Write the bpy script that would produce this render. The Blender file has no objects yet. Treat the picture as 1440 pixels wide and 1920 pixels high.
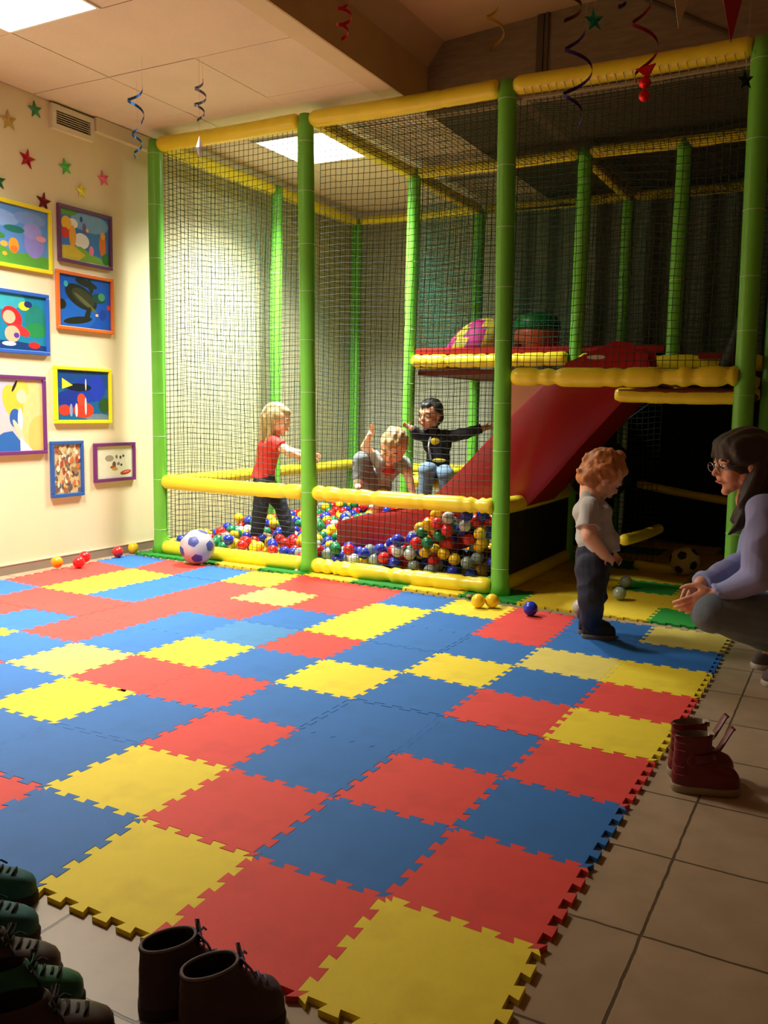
import bpy, bmesh, math, random
import numpy as np
from mathutils import Vector, Matrix, Euler
from mathutils.geometry import tessellate_polygon
rnd = random.Random(7)
SC = bpy.context.scene
COL = SC.collection
# ---------------------------------------------------------------- camera
CAM = Vector((0.43474, -1.45573, 0.98170)); FPX = 1628.64
YAW, PITCH, ROLL = 0.496022, 0.120146, 0.020903
_f = Vector((-math.sin(YAW)*math.cos(PITCH), math.cos(YAW)*math.cos(PITCH), -math.sin(PITCH)))
_r = Vector((math.cos(YAW), math.sin(YAW), 0)); _u = _r.cross(_f)
RT = _r*math.cos(ROLL) + _u*math.sin(ROLL); UP = -_r*math.sin(ROLL) + _u*math.cos(ROLL); FW = _f
cam = bpy.data.cameras.new('camera'); cam.sensor_fit = 'HORIZONTAL'; cam.sensor_width = 36
cam.lens = FPX/1440*36; cam.clip_start = 0.05
camo = bpy.data.objects.new('camera', cam); COL.objects.link(camo)
camo.matrix_world = Matrix.Translation(CAM) @ Matrix((RT, UP, -FW)).transposed().to_4x4()
SC.camera = camo
# ---------------------------------------------------------------- light and exposure
LAMP_TINT = (1.0, 0.955, 0.84)
LAMP_POWER = {'room': 82.0, 'frame': 112.0}; LAMP_SPREAD = 120; LAMP_GLOW = 5.0
world = bpy.data.worlds.new('world'); SC.world = world; world.use_nodes = True
world.node_tree.nodes['Background'].inputs[0].default_value = (0.9, 0.75, 0.55, 1)
world.node_tree.nodes['Background'].inputs[1].default_value = 0.004
SC.view_settings.view_transform = 'Standard'; SC.view_settings.look = 'None'
SC.view_settings.gamma = 1.0; SC.view_settings.exposure = 0.0; SC.view_settings.use_curve_mapping = False
SC.cycles.max_bounces = 7; SC.cycles.diffuse_bounces = 3; SC.cycles.glossy_bounces = 3
SC.cycles.use_denoising = True; SC.cycles.sample_clamp_indirect = 4.0
# ---------------------------------------------------------------- helpers
def ray(px, py): return (FW + RT*((px-720)/FPX) - UP*((py-960)/FPX))
def at(px, py, Y=None, X=None, Z=None, d=None):
    """a point of the place, given where the photo shows it and one known coordinate"""
    r = ray(px, py)
    if d is not None: return CAM + r*d
    if Y is not None: return CAM + r*((Y-CAM.y)/r.y)
    if X is not None: return CAM + r*((X-CAM.x)/r.x)
    return CAM + r*((Z-CAM.z)/r.z)
def srgb(r, g, b):
    f = lambda c: c/255/12.92 if c <= 10.31 else ((c/255+0.055)/1.055)**2.4
    return (f(r), f(g), f(b))
MATS = {}
def mat(name, col, rough=0.5, noise=0.0, nscale=8, bump=0.0, bscale=200, metal=0.0, trans=0.0, emit=None, spec=0.5, alpha=1.0, sheen=0.0, sss=0.0, stretch=None):
    if name in MATS: return MATS[name]
    m = bpy.data.materials.new(name); m.use_nodes = True; nt = m.node_tree; N = nt.nodes; L = nt.links
    b = N['Principled BSDF']
    b.inputs['Base Color'].default_value = (*col, 1); b.inputs['Roughness'].default_value = rough
    b.inputs['Metallic'].default_value = metal; b.inputs['Specular IOR Level'].default_value = spec
    if trans: b.inputs['Transmission Weight'].default_value = trans
    if sheen: b.inputs['Sheen Weight'].default_value = sheen
    if sss:
        b.inputs['Subsurface Weight'].default_value = sss; b.inputs['Subsurface Radius'].default_value = (0.02, 0.008, 0.004)
        b.inputs['Subsurface Scale'].default_value = 0.6
    if emit:
        b.inputs['Emission Color'].default_value = (*emit[0], 1); b.inputs['Emission Strength'].default_value = emit[1]
    tc = N.new('ShaderNodeTexCoord'); mp = N.new('ShaderNodeMapping'); L.new(tc.outputs['Object'], mp.inputs[0])
    if stretch: mp.inputs['Scale'].default_value = stretch
    if noise:
        n = N.new('ShaderNodeTexNoise'); n.inputs['Scale'].default_value = nscale; n.inputs['Detail'].default_value = 5
        L.new(mp.outputs[0], n.inputs['Vector'])
        r = N.new('ShaderNodeMapRange'); r.inputs[1].default_value = 0.3; r.inputs[2].default_value = 0.7
        r.inputs[3].default_value = 1-noise; r.inputs[4].default_value = 1+noise*0.6; L.new(n.outputs[0], r.inputs[0])
        x = N.new('ShaderNodeVectorMath'); x.operation = 'SCALE'; x.inputs[0].default_value = col
        L.new(r.outputs[0], x.inputs['Scale']); L.new(x.outputs[0], b.inputs['Base Color'])
    if bump:
        n = N.new('ShaderNodeTexNoise'); n.inputs['Scale'].default_value = bscale; n.inputs['Detail'].default_value = 3
        L.new(mp.outputs[0], n.inputs['Vector'])
        bp = N.new('ShaderNodeBump'); bp.inputs['Strength'].default_value = bump; bp.inputs['Distance'].default_value = 0.004
        L.new(n.outputs[0], bp.inputs['Height']); L.new(bp.outputs[0], b.inputs['Normal'])
    MATS[name] = m; return m
class MB:
    """collects shapes; build() links them as one mesh object"""
    def __init__(s): s.v = []; s.f = []; s.m = []; s.mi = 0
    def add(s, vs, fs, mi=None):
        o = len(s.v); s.v += [tuple(v) for v in vs]; s.f += [tuple(i+o for i in f) for f in fs]
        s.m += [s.mi if mi is None else mi]*len(fs); return s
    def box(s, a, b, mi=None, M=None):
        (x0,y0,z0),(x1,y1,z1) = a, b
        vs = [Vector(p) for p in ((x0,y0,z0),(x1,y0,z0),(x1,y1,z0),(x0,y1,z0),(x0,y0,z1),(x1,y0,z1),(x1,y1,z1),(x0,y1,z1))]
        if M: vs = [M@v for v in vs]
        return s.add(vs, [(0,3,2,1),(4,5,6,7),(0,1,5,4),(1,2,6,5),(2,3,7,6),(3,0,4,7)], mi)
    def rings(s, R, closed=False, caps=True, mi=None):
        n = len(R[0]); vs = [p for r in R for p in r]; fs = []
        k = len(R)
        for i in range(k if closed else k-1):
            a = i*n; b = ((i+1) % k)*n
            for j in range(n): fs.append((a+j, a+(j+1) % n, b+(j+1) % n, b+j))
        if caps and not closed: fs += [tuple(range(n-1,-1,-1)), tuple((k-1)*n+j for j in range(n))]
        return s.add(vs, fs, mi)
    def tube(s, pts, rad, n=8, caps=True, mi=None, flat=None, closed=False):
        pts = [Vector(p) for p in pts]; R = []; up = None
        for i, p in enumerate(pts):
            if closed: t = pts[(i+1) % len(pts)]-pts[i-1]
            else: t = pts[min(i+1,len(pts)-1)]-pts[max(i-1,0)]
            t = t.normalized() if t.length > 1e-9 else Vector((0,0,1))
            if up is None: up = Vector((0,0,1)) if abs(t.z) < .9 else Vector((1,0,0))
            a = (up - t*up.dot(t)).normalized(); up = a; b = t.cross(a)
            r = rad[i] if isinstance(rad, (list, tuple)) else rad
            fa, fb = flat or (1, 1)
            R.append([p + a*(r*fa*math.cos(2*math.pi*j/n)) + b*(r*fb*math.sin(2*math.pi*j/n)) for j in range(n)])
        return s.rings(R, closed, caps, mi)
    def sphere(s, c, r, nu=16, nv=10, M=None, mi=None):
        c = Vector(c); rr = Vector(r) if hasattr(r, '__len__') else Vector((r,r,r)); M = M or Matrix.Identity(3)
        vs = [c + M@Vector((0,0,-rr.z))]
        for i in range(1, nv):
            t = -math.pi/2 + math.pi*i/nv
            for j in range(nu):
                a = 2*math.pi*j/nu
                vs.append(c + M@Vector((rr.x*math.cos(t)*math.cos(a), rr.y*math.cos(t)*math.sin(a), rr.z*math.sin(t))))
        vs.append(c + M@Vector((0,0,rr.z))); fs = []
        for j in range(nu): fs.append((0, 1+(j+1) % nu, 1+j))
        for i in range(nv-2):
            a = 1+i*nu; b = a+nu
            for j in range(nu): fs.append((a+j, a+(j+1) % nu, b+(j+1) % nu, b+j))
        a = 1+(nv-2)*nu; e = len(vs)-1
        for j in range(nu): fs.append((a+j, a+(j+1) % nu, e))
        return s.add(vs, fs, mi)
    def prism(s, poly, z0, z1, M=None, mi=None, side_mi=None):
        """poly: 2-D outline (x, y), extruded z0..z1"""
        n = len(poly); T = (lambda v: M@v) if M else (lambda v: v)
        lo = [T(Vector((x, y, z0))) for x, y in poly]; hi = [T(Vector((x, y, z1))) for x, y in poly]
        tri = tessellate_polygon([[Vector((x, y, 0)) for x, y in poly]])
        area = sum(poly[i][0]*poly[(i+1) % n][1]-poly[(i+1) % n][0]*poly[i][1] for i in range(n))
        def orient(t):
            a, b, c = [poly[k] for k in t]
            return t if (b[0]-a[0])*(c[1]-a[1])-(b[1]-a[1])*(c[0]-a[0]) > 0 else (t[0], t[2], t[1])
        tri = [orient(tuple(t)) for t in tri]
        s.add(lo+hi, [tuple(n+k for k in t) for t in tri] + [tuple(reversed(t)) for t in tri], mi)
        sd = [((i+1) % n, i, n+i, n+(i+1) % n) if area < 0 else (i, (i+1) % n, n+(i+1) % n, n+i) for i in range(n)]
        o = len(s.v)-2*n; s.f += [tuple(k+o for k in f) for f in sd]; s.m += [(side_mi if side_mi is not None else (mi if mi is not None else s.mi))]*n
        return s
    def build(s, name, m, parent=None, smooth=False, origin=None):
        me = bpy.data.meshes.new(name)
        off = Vector((0,0,0))
        if parent is not None: off = parent.matrix_basis.translation.copy() if parent.get('_world') else off
        if origin is not None: off = Vector(origin)
        me.from_pydata([tuple(Vector(v)-off) for v in s.v], [], s.f)
        for q in (m if isinstance(m, (list, tuple)) else [m]): me.materials.append(q)
        me.polygons.foreach_set('material_index', s.m)
        if smooth: me.polygons.foreach_set('use_smooth', [True]*len(me.polygons))
        me.update()
        o = bpy.data.objects.new(name, me); COL.objects.link(o)
        if parent is not None: o.parent = parent
        elif origin is not None: o.location = off
        return o
def sharp(o, deg=40):
    try:
        o.data.set_sharp_from_angle(angle=math.radians(deg))
    except Exception: pass
    return o
def tag(o, label=None, cat=None, group=None, kind=None):
    if label: o['label'] = label
    if cat: o['category'] = cat
    if group: o['group'] = group
    if kind: o['kind'] = kind
    return o
def empty(name, loc, label, cat, group=None, rz=0.0, world_coords=True):
    """an Empty at a thing's base; children given in world coordinates are shifted to it"""
    o = bpy.data.objects.new(name, None); COL.objects.link(o); o.location = loc; o.rotation_euler[2] = rz
    o.empty_display_size = 0.05
    if world_coords: o['_world'] = 1; o.matrix_basis = Matrix.Translation(loc)
    return tag(o, label, cat, group)
def copy_tree(o, parent=None):
    c = o.copy(); COL.objects.link(c); c.parent = parent
    for ch in list(o.children): copy_tree(ch, c)
    return c
def struct(name, mb, m, **k): return tag(mb.build(name, m, **k), kind='structure')
# ---------------------------------------------------------------- the room
WX, CZ, YB, FX, FY = -3.72, 2.66, 5.55, 1.9, -2.6      # left wall, panel ceiling height, back wall, right wall, wall behind
UZ, UY, SX = 3.05, 3.20, -1.87                          # upper ceiling height, its end, the step between the two ceilings
m_wall = mat('wall paint', srgb(236,222,184), .75, .03, 3, .06, 60)
m_wall_b = mat('back wall paint', srgb(196,196,176), .8, .05, 3, .06, 60)
m_brown = mat('brown plaster', srgb(182,148,108), .85, .06, 4, .1, 30)
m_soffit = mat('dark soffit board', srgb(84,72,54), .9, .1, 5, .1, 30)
mb = MB(); mb.box((WX-.12, FY, 0), (WX, YB+.1, 3.2)); struct('wall_left', mb, m_wall)
mb = MB(); mb.box((WX, YB, 0), (FX, YB+.12, 3.2)); struct('wall_back', mb, m_wall_b)
mb = MB(); mb.box((FX, FY, 0), (FX+.12, YB+.1, 3.2)); struct('wall_right', mb, m_brown)
mb = MB(); mb.box((WX-.12, FY-.12, 0), (FX+.12, FY, 3.2)); struct('wall_front', mb, m_brown)
# tiled floor: ceramic squares with a worn grout line
def floor_material():
    m = bpy.data.materials.new('ceramic floor tiles'); m.use_nodes = True; nt = m.node_tree; N = nt.nodes; L = nt.links; b = N['Principled BSDF']
    tc = N.new('ShaderNodeTexCoord'); mp = N.new('ShaderNodeMapping'); L.new(tc.outputs['Object'], mp.inputs[0])
    mp.inputs['Location'].default_value = (-0.149, -0.137, 0)
    nz = N.new('ShaderNodeTexNoise'); nz.inputs['Scale'].default_value = 22; L.new(mp.outputs[0], nz.inputs[0])
    mx = N.new('ShaderNodeMix'); mx.data_type = 'VECTOR'; mx.inputs[0].default_value = 0.006
    L.new(mp.outputs[0], mx.inputs[4]); L.new(nz.outputs['Color'], mx.inputs[5])
    br = N.new('ShaderNodeTexBrick'); br.offset = 0; br.inputs['Scale'].default_value = 1
    br.inputs['Brick Width'].default_value = .3225; br.inputs['Row Height'].default_value = .3225
    br.inputs['Mortar Size'].default_value = .0036; br.inputs['Mortar Smooth'].default_value = .3
    br.inputs['Color1'].default_value = (*srgb(178,154,126),1); br.inputs['Color2'].default_value = (*srgb(170,146,118),1)
    br.inputs['Mortar'].default_value = (*srgb(96,78,58),1); L.new(mx.outputs[1], br.inputs['Vector'])
    n2 = N.new('ShaderNodeTexNoise'); n2.inputs['Scale'].default_value = 9; n2.inputs['Detail'].default_value = 8; L.new(mp.outputs[0], n2.inputs[0])
    r = N.new('ShaderNodeMapRange'); r.inputs[1].default_value=.3; r.inputs[2].default_value=.7; r.inputs[3].default_value=.84; r.inputs[4].default_value=1.06; L.new(n2.outputs[0], r.inputs[0])
    v = N.new('ShaderNodeVectorMath'); v.operation='SCALE'; L.new(br.outputs[0], v.inputs[0]); L.new(r.outputs[0], v.inputs['Scale']); L.new(v.outputs[0], b.inputs['Base Color'])
    b.inputs['Roughness'].default_value = .42
    bp = N.new('ShaderNodeBump'); bp.invert = True; bp.inputs['Strength'].default_value=.5; bp.inputs['Distance'].default_value=.003
    L.new(br.outputs['Fac'], bp.inputs['Height']); L.new(bp.outputs[0], b.inputs['Normal'])
    return m
mb = MB(); mb.box((WX-.12, FY-.12, -.1), (FX+.12, YB+.1, 0)); struct('floor', mb, floor_material())
m_base = mat('grey baseboard tile', srgb(150,132,116), .5, .08, 6)
mb = MB(); mb.box((WX, FY, 0), (WX+.014, YB, .053)); mb.box((WX, FY, .0525), (WX+.016, YB, .058), 1)
struct('baseboard_left', mb, [m_base, mat('baseboard top bead', srgb(200,180,160), .5)])
# suspended ceiling: square mineral panels laid in a grid, open joints between them
def ceiling_panel_material():
    m = mat('mineral ceiling panel', srgb(226,208,188), .9, .05, 3, .25, 160)
    N = m.node_tree.nodes; L = m.node_tree.links; b = N['Principled BSDF']
    src = b.inputs['Base Color'].links[0].from_socket
    tc = N.new('ShaderNodeTexCoord'); w = N.new('ShaderNodeTexVoronoi'); w.inputs['Scale'].default_value = 95; L.new(tc.outputs['Object'], w.inputs['Vector'])
    c = N.new('ShaderNodeMapRange'); c.inputs[1].default_value=.08; c.inputs[2].default_value=.2; c.inputs[3].default_value=.72; c.inputs[4].default_value=1; L.new(w.outputs['Distance'], c.inputs[0])
    v = N.new('ShaderNodeVectorMath'); v.operation='SCALE'; L.new(src, v.inputs[0]); L.new(c.outputs[0], v.inputs['Scale']); L.new(v.outputs[0], b.inputs['Base Color'])
    return m
m_ceil = ceiling_panel_material(); m_dark = mat('ceiling void', srgb(60,48,36), .9)
GX, GY, GS = -3.135, 1.44, .597
LAMPS = [(-1, -1, 'room'), (-1, 3, 'frame')]
LXY = {'room': (-3.135, -2.560, .845, 1.425), 'frame': (-3.125, -2.585, 3.255, 3.835)}
mb = MB()
gx = [WX] + [GX + i*.578 for i in range(0, 3)] + []
gx = [WX+.002, -3.14, -2.562, -1.990]
gy = [FY+.002] + [1.436 + k*.597 for k in range(-6, 4)] + [3.838, 4.435, 5.03, YB-.002]
gy = sorted(set(round(g, 3) for g in gy if g <= 3.838 or g > 3.9))
gy = [g for g in gy if g > FY]
for i in range(3):
    for k in range(len(gy)-1):
        x0, x1, y0, y1 = gx[i], gx[i+1], gy[k], gy[k+1]
        if i == 1 and (abs(y1-1.436) < .02 or abs(y1-3.838) < .03): continue
        g = .002; dz = rnd.uniform(0, .0025)
        mb.box((x0+g, y0+g, CZ+dz), (x1-g, y1-g, CZ+.02), 0)
mb.box((WX, FY, CZ+.02), (-1.99, YB, CZ+.2), 1)
struct('ceiling', mb, [m_ceil, m_dark])
mb = MB(); mb.box((-1.988, FY, CZ-.004), (SX, UY+2.3, CZ+.2)); struct('trim_1', mb, mat('pale ceiling edge board', srgb(216,196,164), .8, .04, 5))
# the stepped up ceiling to the right with a bevelled corner, the drop wall over the frame and the soffit behind it
mb = MB(); prof = [(SX, CZ+.16), (SX, 2.888), (-1.764, 3.02), (-1.365, UZ-.004), (-1.0, UZ+.02), (FX, UZ+.03)]
for (x0,z0),(x1,z1) in zip(prof, prof[1:]):
    mb.add([(x0,FY,z0),(x1,FY,z1),(x1,UY+.1,z1),(x0,UY+.1,z0),(x0,FY,z0+.06),(x1,FY,z1+.06),(x1,UY+.1,z1+.06),(x0,UY+.1,z0+.06)],
           [(0,1,2,3),(7,6,5,4),(0,4,5,1),(3,2,6,7)])
struct('ceiling_upper', mb, m_brown)
mb = MB(); mb.box((SX, FY, CZ-.003), (SX+.008, UY+.02, 2.90)); struct('trim_2', mb, mat('step face', srgb(200,166,120), .85, .08, 6, .1, 20))
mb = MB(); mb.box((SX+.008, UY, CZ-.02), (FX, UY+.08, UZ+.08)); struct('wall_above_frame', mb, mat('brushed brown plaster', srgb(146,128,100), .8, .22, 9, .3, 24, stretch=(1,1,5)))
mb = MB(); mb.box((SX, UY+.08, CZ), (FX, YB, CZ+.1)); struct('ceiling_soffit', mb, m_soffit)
mb = MB()
for k, (px, w) in enumerate(((1012, .035), (1024, .02))):
    p = at(px, 100, Y=UY-.004); mb.box((p.x-w/2, UY-.012, CZ), (p.x+w/2, UY, UZ+.02))
a = at(1210, -2, Y=UY-.005); b = at(1372, 66, Y=UY-.005)
mb.tube([a, b], .012, 6, flat=(1, .6))
struct('trim_3', mb, mat('dark brown joint', srgb(92,78,56), .8))
# light fittings
m_lampframe = mat('lamp frame', srgb(240,236,225), .4)
for key, lab, gl in (('room', 'bright square ceiling light over the wall of pictures', 'room'), ('frame', 'bright square ceiling light above the ball pit behind the netting', 'frame')):
    x0, x1, y0, y1 = LXY[key]
    t = empty('ceiling_light', ((x0+x1)/2, (y0+y1)/2, CZ), lab, 'ceiling light')
    f = MB(); w = .012
    f.box((x0, y0, CZ-.006), (x1, y0+w, CZ+.018)); f.box((x0, y1-w, CZ-.006), (x1, y1, CZ+.018))
    f.box((x0, y0+w, CZ-.006), (x0+w, y1-w, CZ+.018)); f.box((x1-w, y0+w, CZ-.006), (x1, y1-w, CZ+.018))
    f.build('frame', m_lampframe, t)
    e = MB(); e.box((x0+w, y0+w, CZ+.001), (x1-w, y1-w, CZ+.016))
    tint = LAMP_TINT if key == 'room' else (0.93, 1.0, 0.90)
    e.build('diffuser', mat('lit diffuser '+key, (1, 1, 1), .5, emit=(tint, LAMP_GLOW)), t)
    al = bpy.data.lights.new('lamp_'+key, 'AREA'); al.shape = 'RECTANGLE'; al.size = x1-x0-.03; al.size_y = y1-y0-.03; al.energy = LAMP_POWER[key]; al.color = tint; al.spread = math.radians(LAMP_SPREAD)
    ao = bpy.data.objects.new('lamp_'+key, al); COL.objects.link(ao); ao.location = ((x0+x1)/2, (y0+y1)/2, CZ-.002)
# air vent and duct box on the left wall
m_white = mat('white plastic', srgb(232,222,196), .5)
vy0, vy1, vz0, vz1 = 2.141, 2.45, 2.512, 2.646
t = empty('air_vent', (WX, (vy0+vy1)/2, vz0), 'white slatted air vent high on the picture wall', 'vent')
b = MB(); th = .03
b.box((WX, vy0, vz0), (WX+th, vy0+.028, vz1)); b.box((WX, vy1-.028, vz0), (WX+th, vy1, vz1))
b.box((WX, vy0+.028, vz0), (WX+th, vy1-.028, vz0+.028)); b.box((WX, vy0+.028, vz1-.028), (WX+th, vy1-.028, vz1)); b.build('frame', m_white, t)
b = MB(); b.box((WX+.001, vy0+.028, vz0+.028), (WX+.006, vy1-.028, vz1-.028)); b.build('backing', mat('vent dark', srgb(40,34,28), .9), t)
for k in range(6):
    s_ = MB(); z = vz0+.034+k*.0125; M = Matrix.Translation((WX+.017, 0, z)) @ Matrix.Rotation(math.radians(35), 4, 'Y')
    s_.box((-.009, vy0+.029, -.001), (.009, vy1-.029, .001), M=M); s_.build('slat', m_white, t)
mb = MB(); mb.box((WX, 2.452, 2.575), (WX+.045, 3.25, CZ-.004)); struct('trim_4', mb, mat('duct cover', srgb(222,210,176), .6))
# ---------------------------------------------------------------- the padded play frame
m_green = mat('green vinyl foam sleeve', srgb(112,196,66), .34, .06, 10, .08, 30, spec=.5)
m_yellow = mat('yellow vinyl foam sleeve', srgb(246,226,54), .3, .06, 9, .22, 26, spec=.5)
m_tie = mat('white cable tie', srgb(225,240,215), .4)
m_cord = mat('dark green net cord', srgb(38,52,38), .85)
m_cord2 = mat('teal net cord', srgb(30,110,92), .85)
m_red = mat('red moulded plastic', srgb(156,15,27), .3, .05, 4, spec=.5)
m_redpad = mat('red vinyl pad', srgb(150,24,30), .32, .05, 6, .1, 20)
frame = empty('indoor_playground', (-1.78, 2.8, 0), 'tall netted play frame of green padded posts and yellow padded rails', 'play structure')
XS = [-3.52, -2.37, -1.185, -.04]; YS = [2.8, 4.05, 5.25]; TZ = 2.57
def post(p0, p1, r=.045, ties=0, flare=True, steps=26, mt=m_green):
    p0 = Vector(p0); p1 = Vector(p1); L = (p1-p0).length; rr = random.Random(int(p0.x*100)+int(p0.y*37))
    cuts = [rr.uniform(.03,.97) for _ in range(6)]; pts = []; rad = []
    n = 40
    for i in range(n+1):
        t = i/n; p = p0.lerp(p1, t); pts.append(p)
        k = r*(1+.03*math.sin(9*t+p0.x*5))
        if flare and t < .05: k *= 1+.35*(1-t/.05)**2
        if t > .985: k *= .8
        rad.append(k)
    b = MB(); b.tube(pts, rad, 20); o = b.build('post', mt, frame, smooth=True)
    for i in range(ties):
        t = (i+.6+rr.uniform(-.12,.12))/(ties); c = p0.lerp(p1, t)
        q = MB(); k = r*(1+.03*math.sin(9*t+p0.x*5))+.0006
        q.tube([c + Vector((k*math.cos(a*math.pi/12), k*math.sin(a*math.pi/12), 0)) for a in range(24)], .0011, 5, closed=True)
        w = q.build('cable_tie', m_tie, o, origin=frame.location)
        w.location = (0,0,0)
    return o
def rail(p0, p1, r=.045, bulge=.05, seed=1, name='rail', mt=None, gap=.04):
    p0 = Vector(p0); p1 = Vector(p1); d = (p1-p0).normalized(); p0 = p0+d*gap; p1 = p1-d*gap
    rr = random.Random(seed); L = (p1-p0).length; n = max(24, int(L/.022)); cuts = sorted(rr.uniform(.04,.96) for _ in range(int(L*9*bulge/.05)+1))
    pts = []; rad = []
    for i in range(n+1):
        t = i/n; pts.append(p0.lerp(p1, t) + Vector((0,0,-.006*math.sin(math.pi*t))))
        k = r*(1+bulge*.18*math.sin(9*t+seed))
        for c in cuts: k -= r*bulge*2.4*math.exp(-((t-c)*L/.012)**2)
        e = min(t, 1-t)*L
        if e < .03: k *= math.sqrt(max(.05, 1-((.03-e)/.03)**2))*.35+.65
        rad.append(k)
    b = MB(); b.tube(pts, rad, 18); return b.build(name, mt or m_yellow, frame, smooth=True)
# front posts stand a little out of plumb
B0 = at(303,1037,Z=0); B1 = at(582,1072,Z=0); B2 = at(937,1117,Z=0)
tops = [at(290,276,Y=2.8), at(573,226,Y=2.8), at(952,158,Y=2.8), at(1429,100,Y=2.8)]
bases = [Vector((-3.52,2.8,0)), Vector((-2.362,2.8,0)), Vector((-1.172,2.82,0)), Vector((-.018,2.82,0))]
for i in range(4):
    tp = tops[i].copy(); tp.z = 2.60
    post(bases[i], tp, .0455, 9)
for i in range(4): post((XS[i], YS[1], 0), (XS[i]+.01, YS[1], 2.60), .044, 6, flare=i<3)
post((-.585, YS[1], 1.235), (-.585, YS[1], 2.58), .044, 4, flare=False)
for i in range(4): post((XS[i], YS[2], 0), (XS[i], YS[2], 2.58), .044, 0)
sd = 3
for j in range(3):
    for i in range(3):
        y = YS[j]; a = tops[i] if j == 0 else Vector((XS[i], y, TZ)); b = tops[i+1] if j == 0 else Vector((XS[i+1], y, TZ))
        a = Vector((a.x, y, TZ)); b = Vector((b.x, y, TZ)); sd += 1
        if (i, j) == (0, 1): continue
        rail(a, b, .045 if j == 0 else .036, .02, sd)
for i in range(4):
    for j in range(2):
        if (i, j) == (2, 0): continue
        sd += 1; rail((XS[i], YS[j], TZ), (XS[i], YS[j+1], TZ), .043, .02, sd)
for i, (bl, zz) in enumerate(((.035, (.475,.048)), (.075, (.478,.052)))):     # the two low front rails of the pit
    for k, z in enumerate(zz):
        sd += 1; rail((bases[i].x, 2.785, z), (bases[i+1].x, 2.80, z+(.0 if k else .0)), .045, bl, sd)
sd += 1; rail((bases[2].x-.0, 2.79, 1.15), (bases[3].x, 2.79, 1.155), .047, .085, sd)
for z in (.475, .05):
    for j in range(2):
        sd += 1; rail((XS[0]+.005, YS[j], z), (XS[0]+.005, YS[j+1], z), .043, .03, sd)
    sd += 1; rail((XS[0], YS[2], z), (XS[1], YS[2], z), .043, .03, sd)
    sd += 1; rail((XS[1], YS[1], z-.01), (XS[2], YS[1], z-.01), .043, .04, sd)
    sd += 1; rail((XS[2], YS[0], z), (XS[2], YS[1], z), .045, .02, sd)
    sd += 1; rail((XS[2], YS[1], z), (XS[2], YS[2], z), .043, .02, sd)
    sd += 1; rail((XS[1], YS[1], z), (XS[1], YS[2], z), .043, .02, sd)
sd += 1; rail((-.585, 2.98, .33), (-.585, 4.0, .28), .03, .02, sd)
sd += 1; rail((-1.02, 5.10, .46), (-.16, 5.10, .35), .030, .01, sd)
sd += 1; rail((-.74, 4.04, .035), (-.46, 4.0, .035), .03, .01, sd, gap=0)
for i in (1, 2):
    sd += 1; rail((XS[i], YS[1]-.02, 1.305), (XS[i+1], YS[1]-.02, 1.285 if i == 2 else 1.315), .045, .06, sd)
sd += 1; rail((-.64, 2.93, 1.068), (XS[3], 2.93, 1.065), .036, .04, sd, gap=0)
sd += 1; rail((-.60, YS[1]-.03, 1.10), (XS[3], YS[1]-.03, 1.10), .04, .03, sd)
sd += 1; rail((XS[1], YS[1], 1.30), (XS[1], YS[2], 1.30), .043, .03, sd)
# decks: padded boards
def deck(a, b, m, name='deck'):
    mb = MB(); x0,y0,z0 = a; x1,y1,z1 = b; e = .02
    R = []
    for z, i in ((z0, e), (z0+e*.5, .004), (z1-e*.5, .0), (z1, e)):
        R.append([Vector(p) for p in ((x0+i, y0+i, z), (x1-i, y0+i, z), (x1-i, y1-i, z), (x0+i, y1-i, z))])
    mb.rings(R); return mb.build(name, m, frame)
deck((XS[1]+.05, YS[1]-.02, 1.345), (XS[2]-.03, YS[2], 1.392), m_redpad)
deck((XS[2]+.0, YS[1]-.02, 1.345), (-.63, YS[2], 1.392), m_redpad)
deck((-.60, YS[1]+.03, 1.23), (XS[3], YS[2], 1.29), m_yellow)
deck((-.57, YS[0]+.05, 1.13), (XS[3]-.04, YS[1]-.05, 1.20), m_yellow)
deck((XS[1]+.05, YS[1]+.04, 1.24), (XS[3], YS[2], 1.30-.08), mat('deck board', srgb(110,34,26), .7, .1, 8))
deck((-.62, YS[0]+.1, 1.05), (XS[3]-.04, YS[1]-.08, 1.10), mat('deck board', srgb(110,34,26), .7, .1, 8), 'deck_board')
mb = MB(); mb.box((-.42, 3.95, 1.30), (-.27, 4.03, 1.335)); mb.build('edge_pad', m_redpad, frame)
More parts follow.
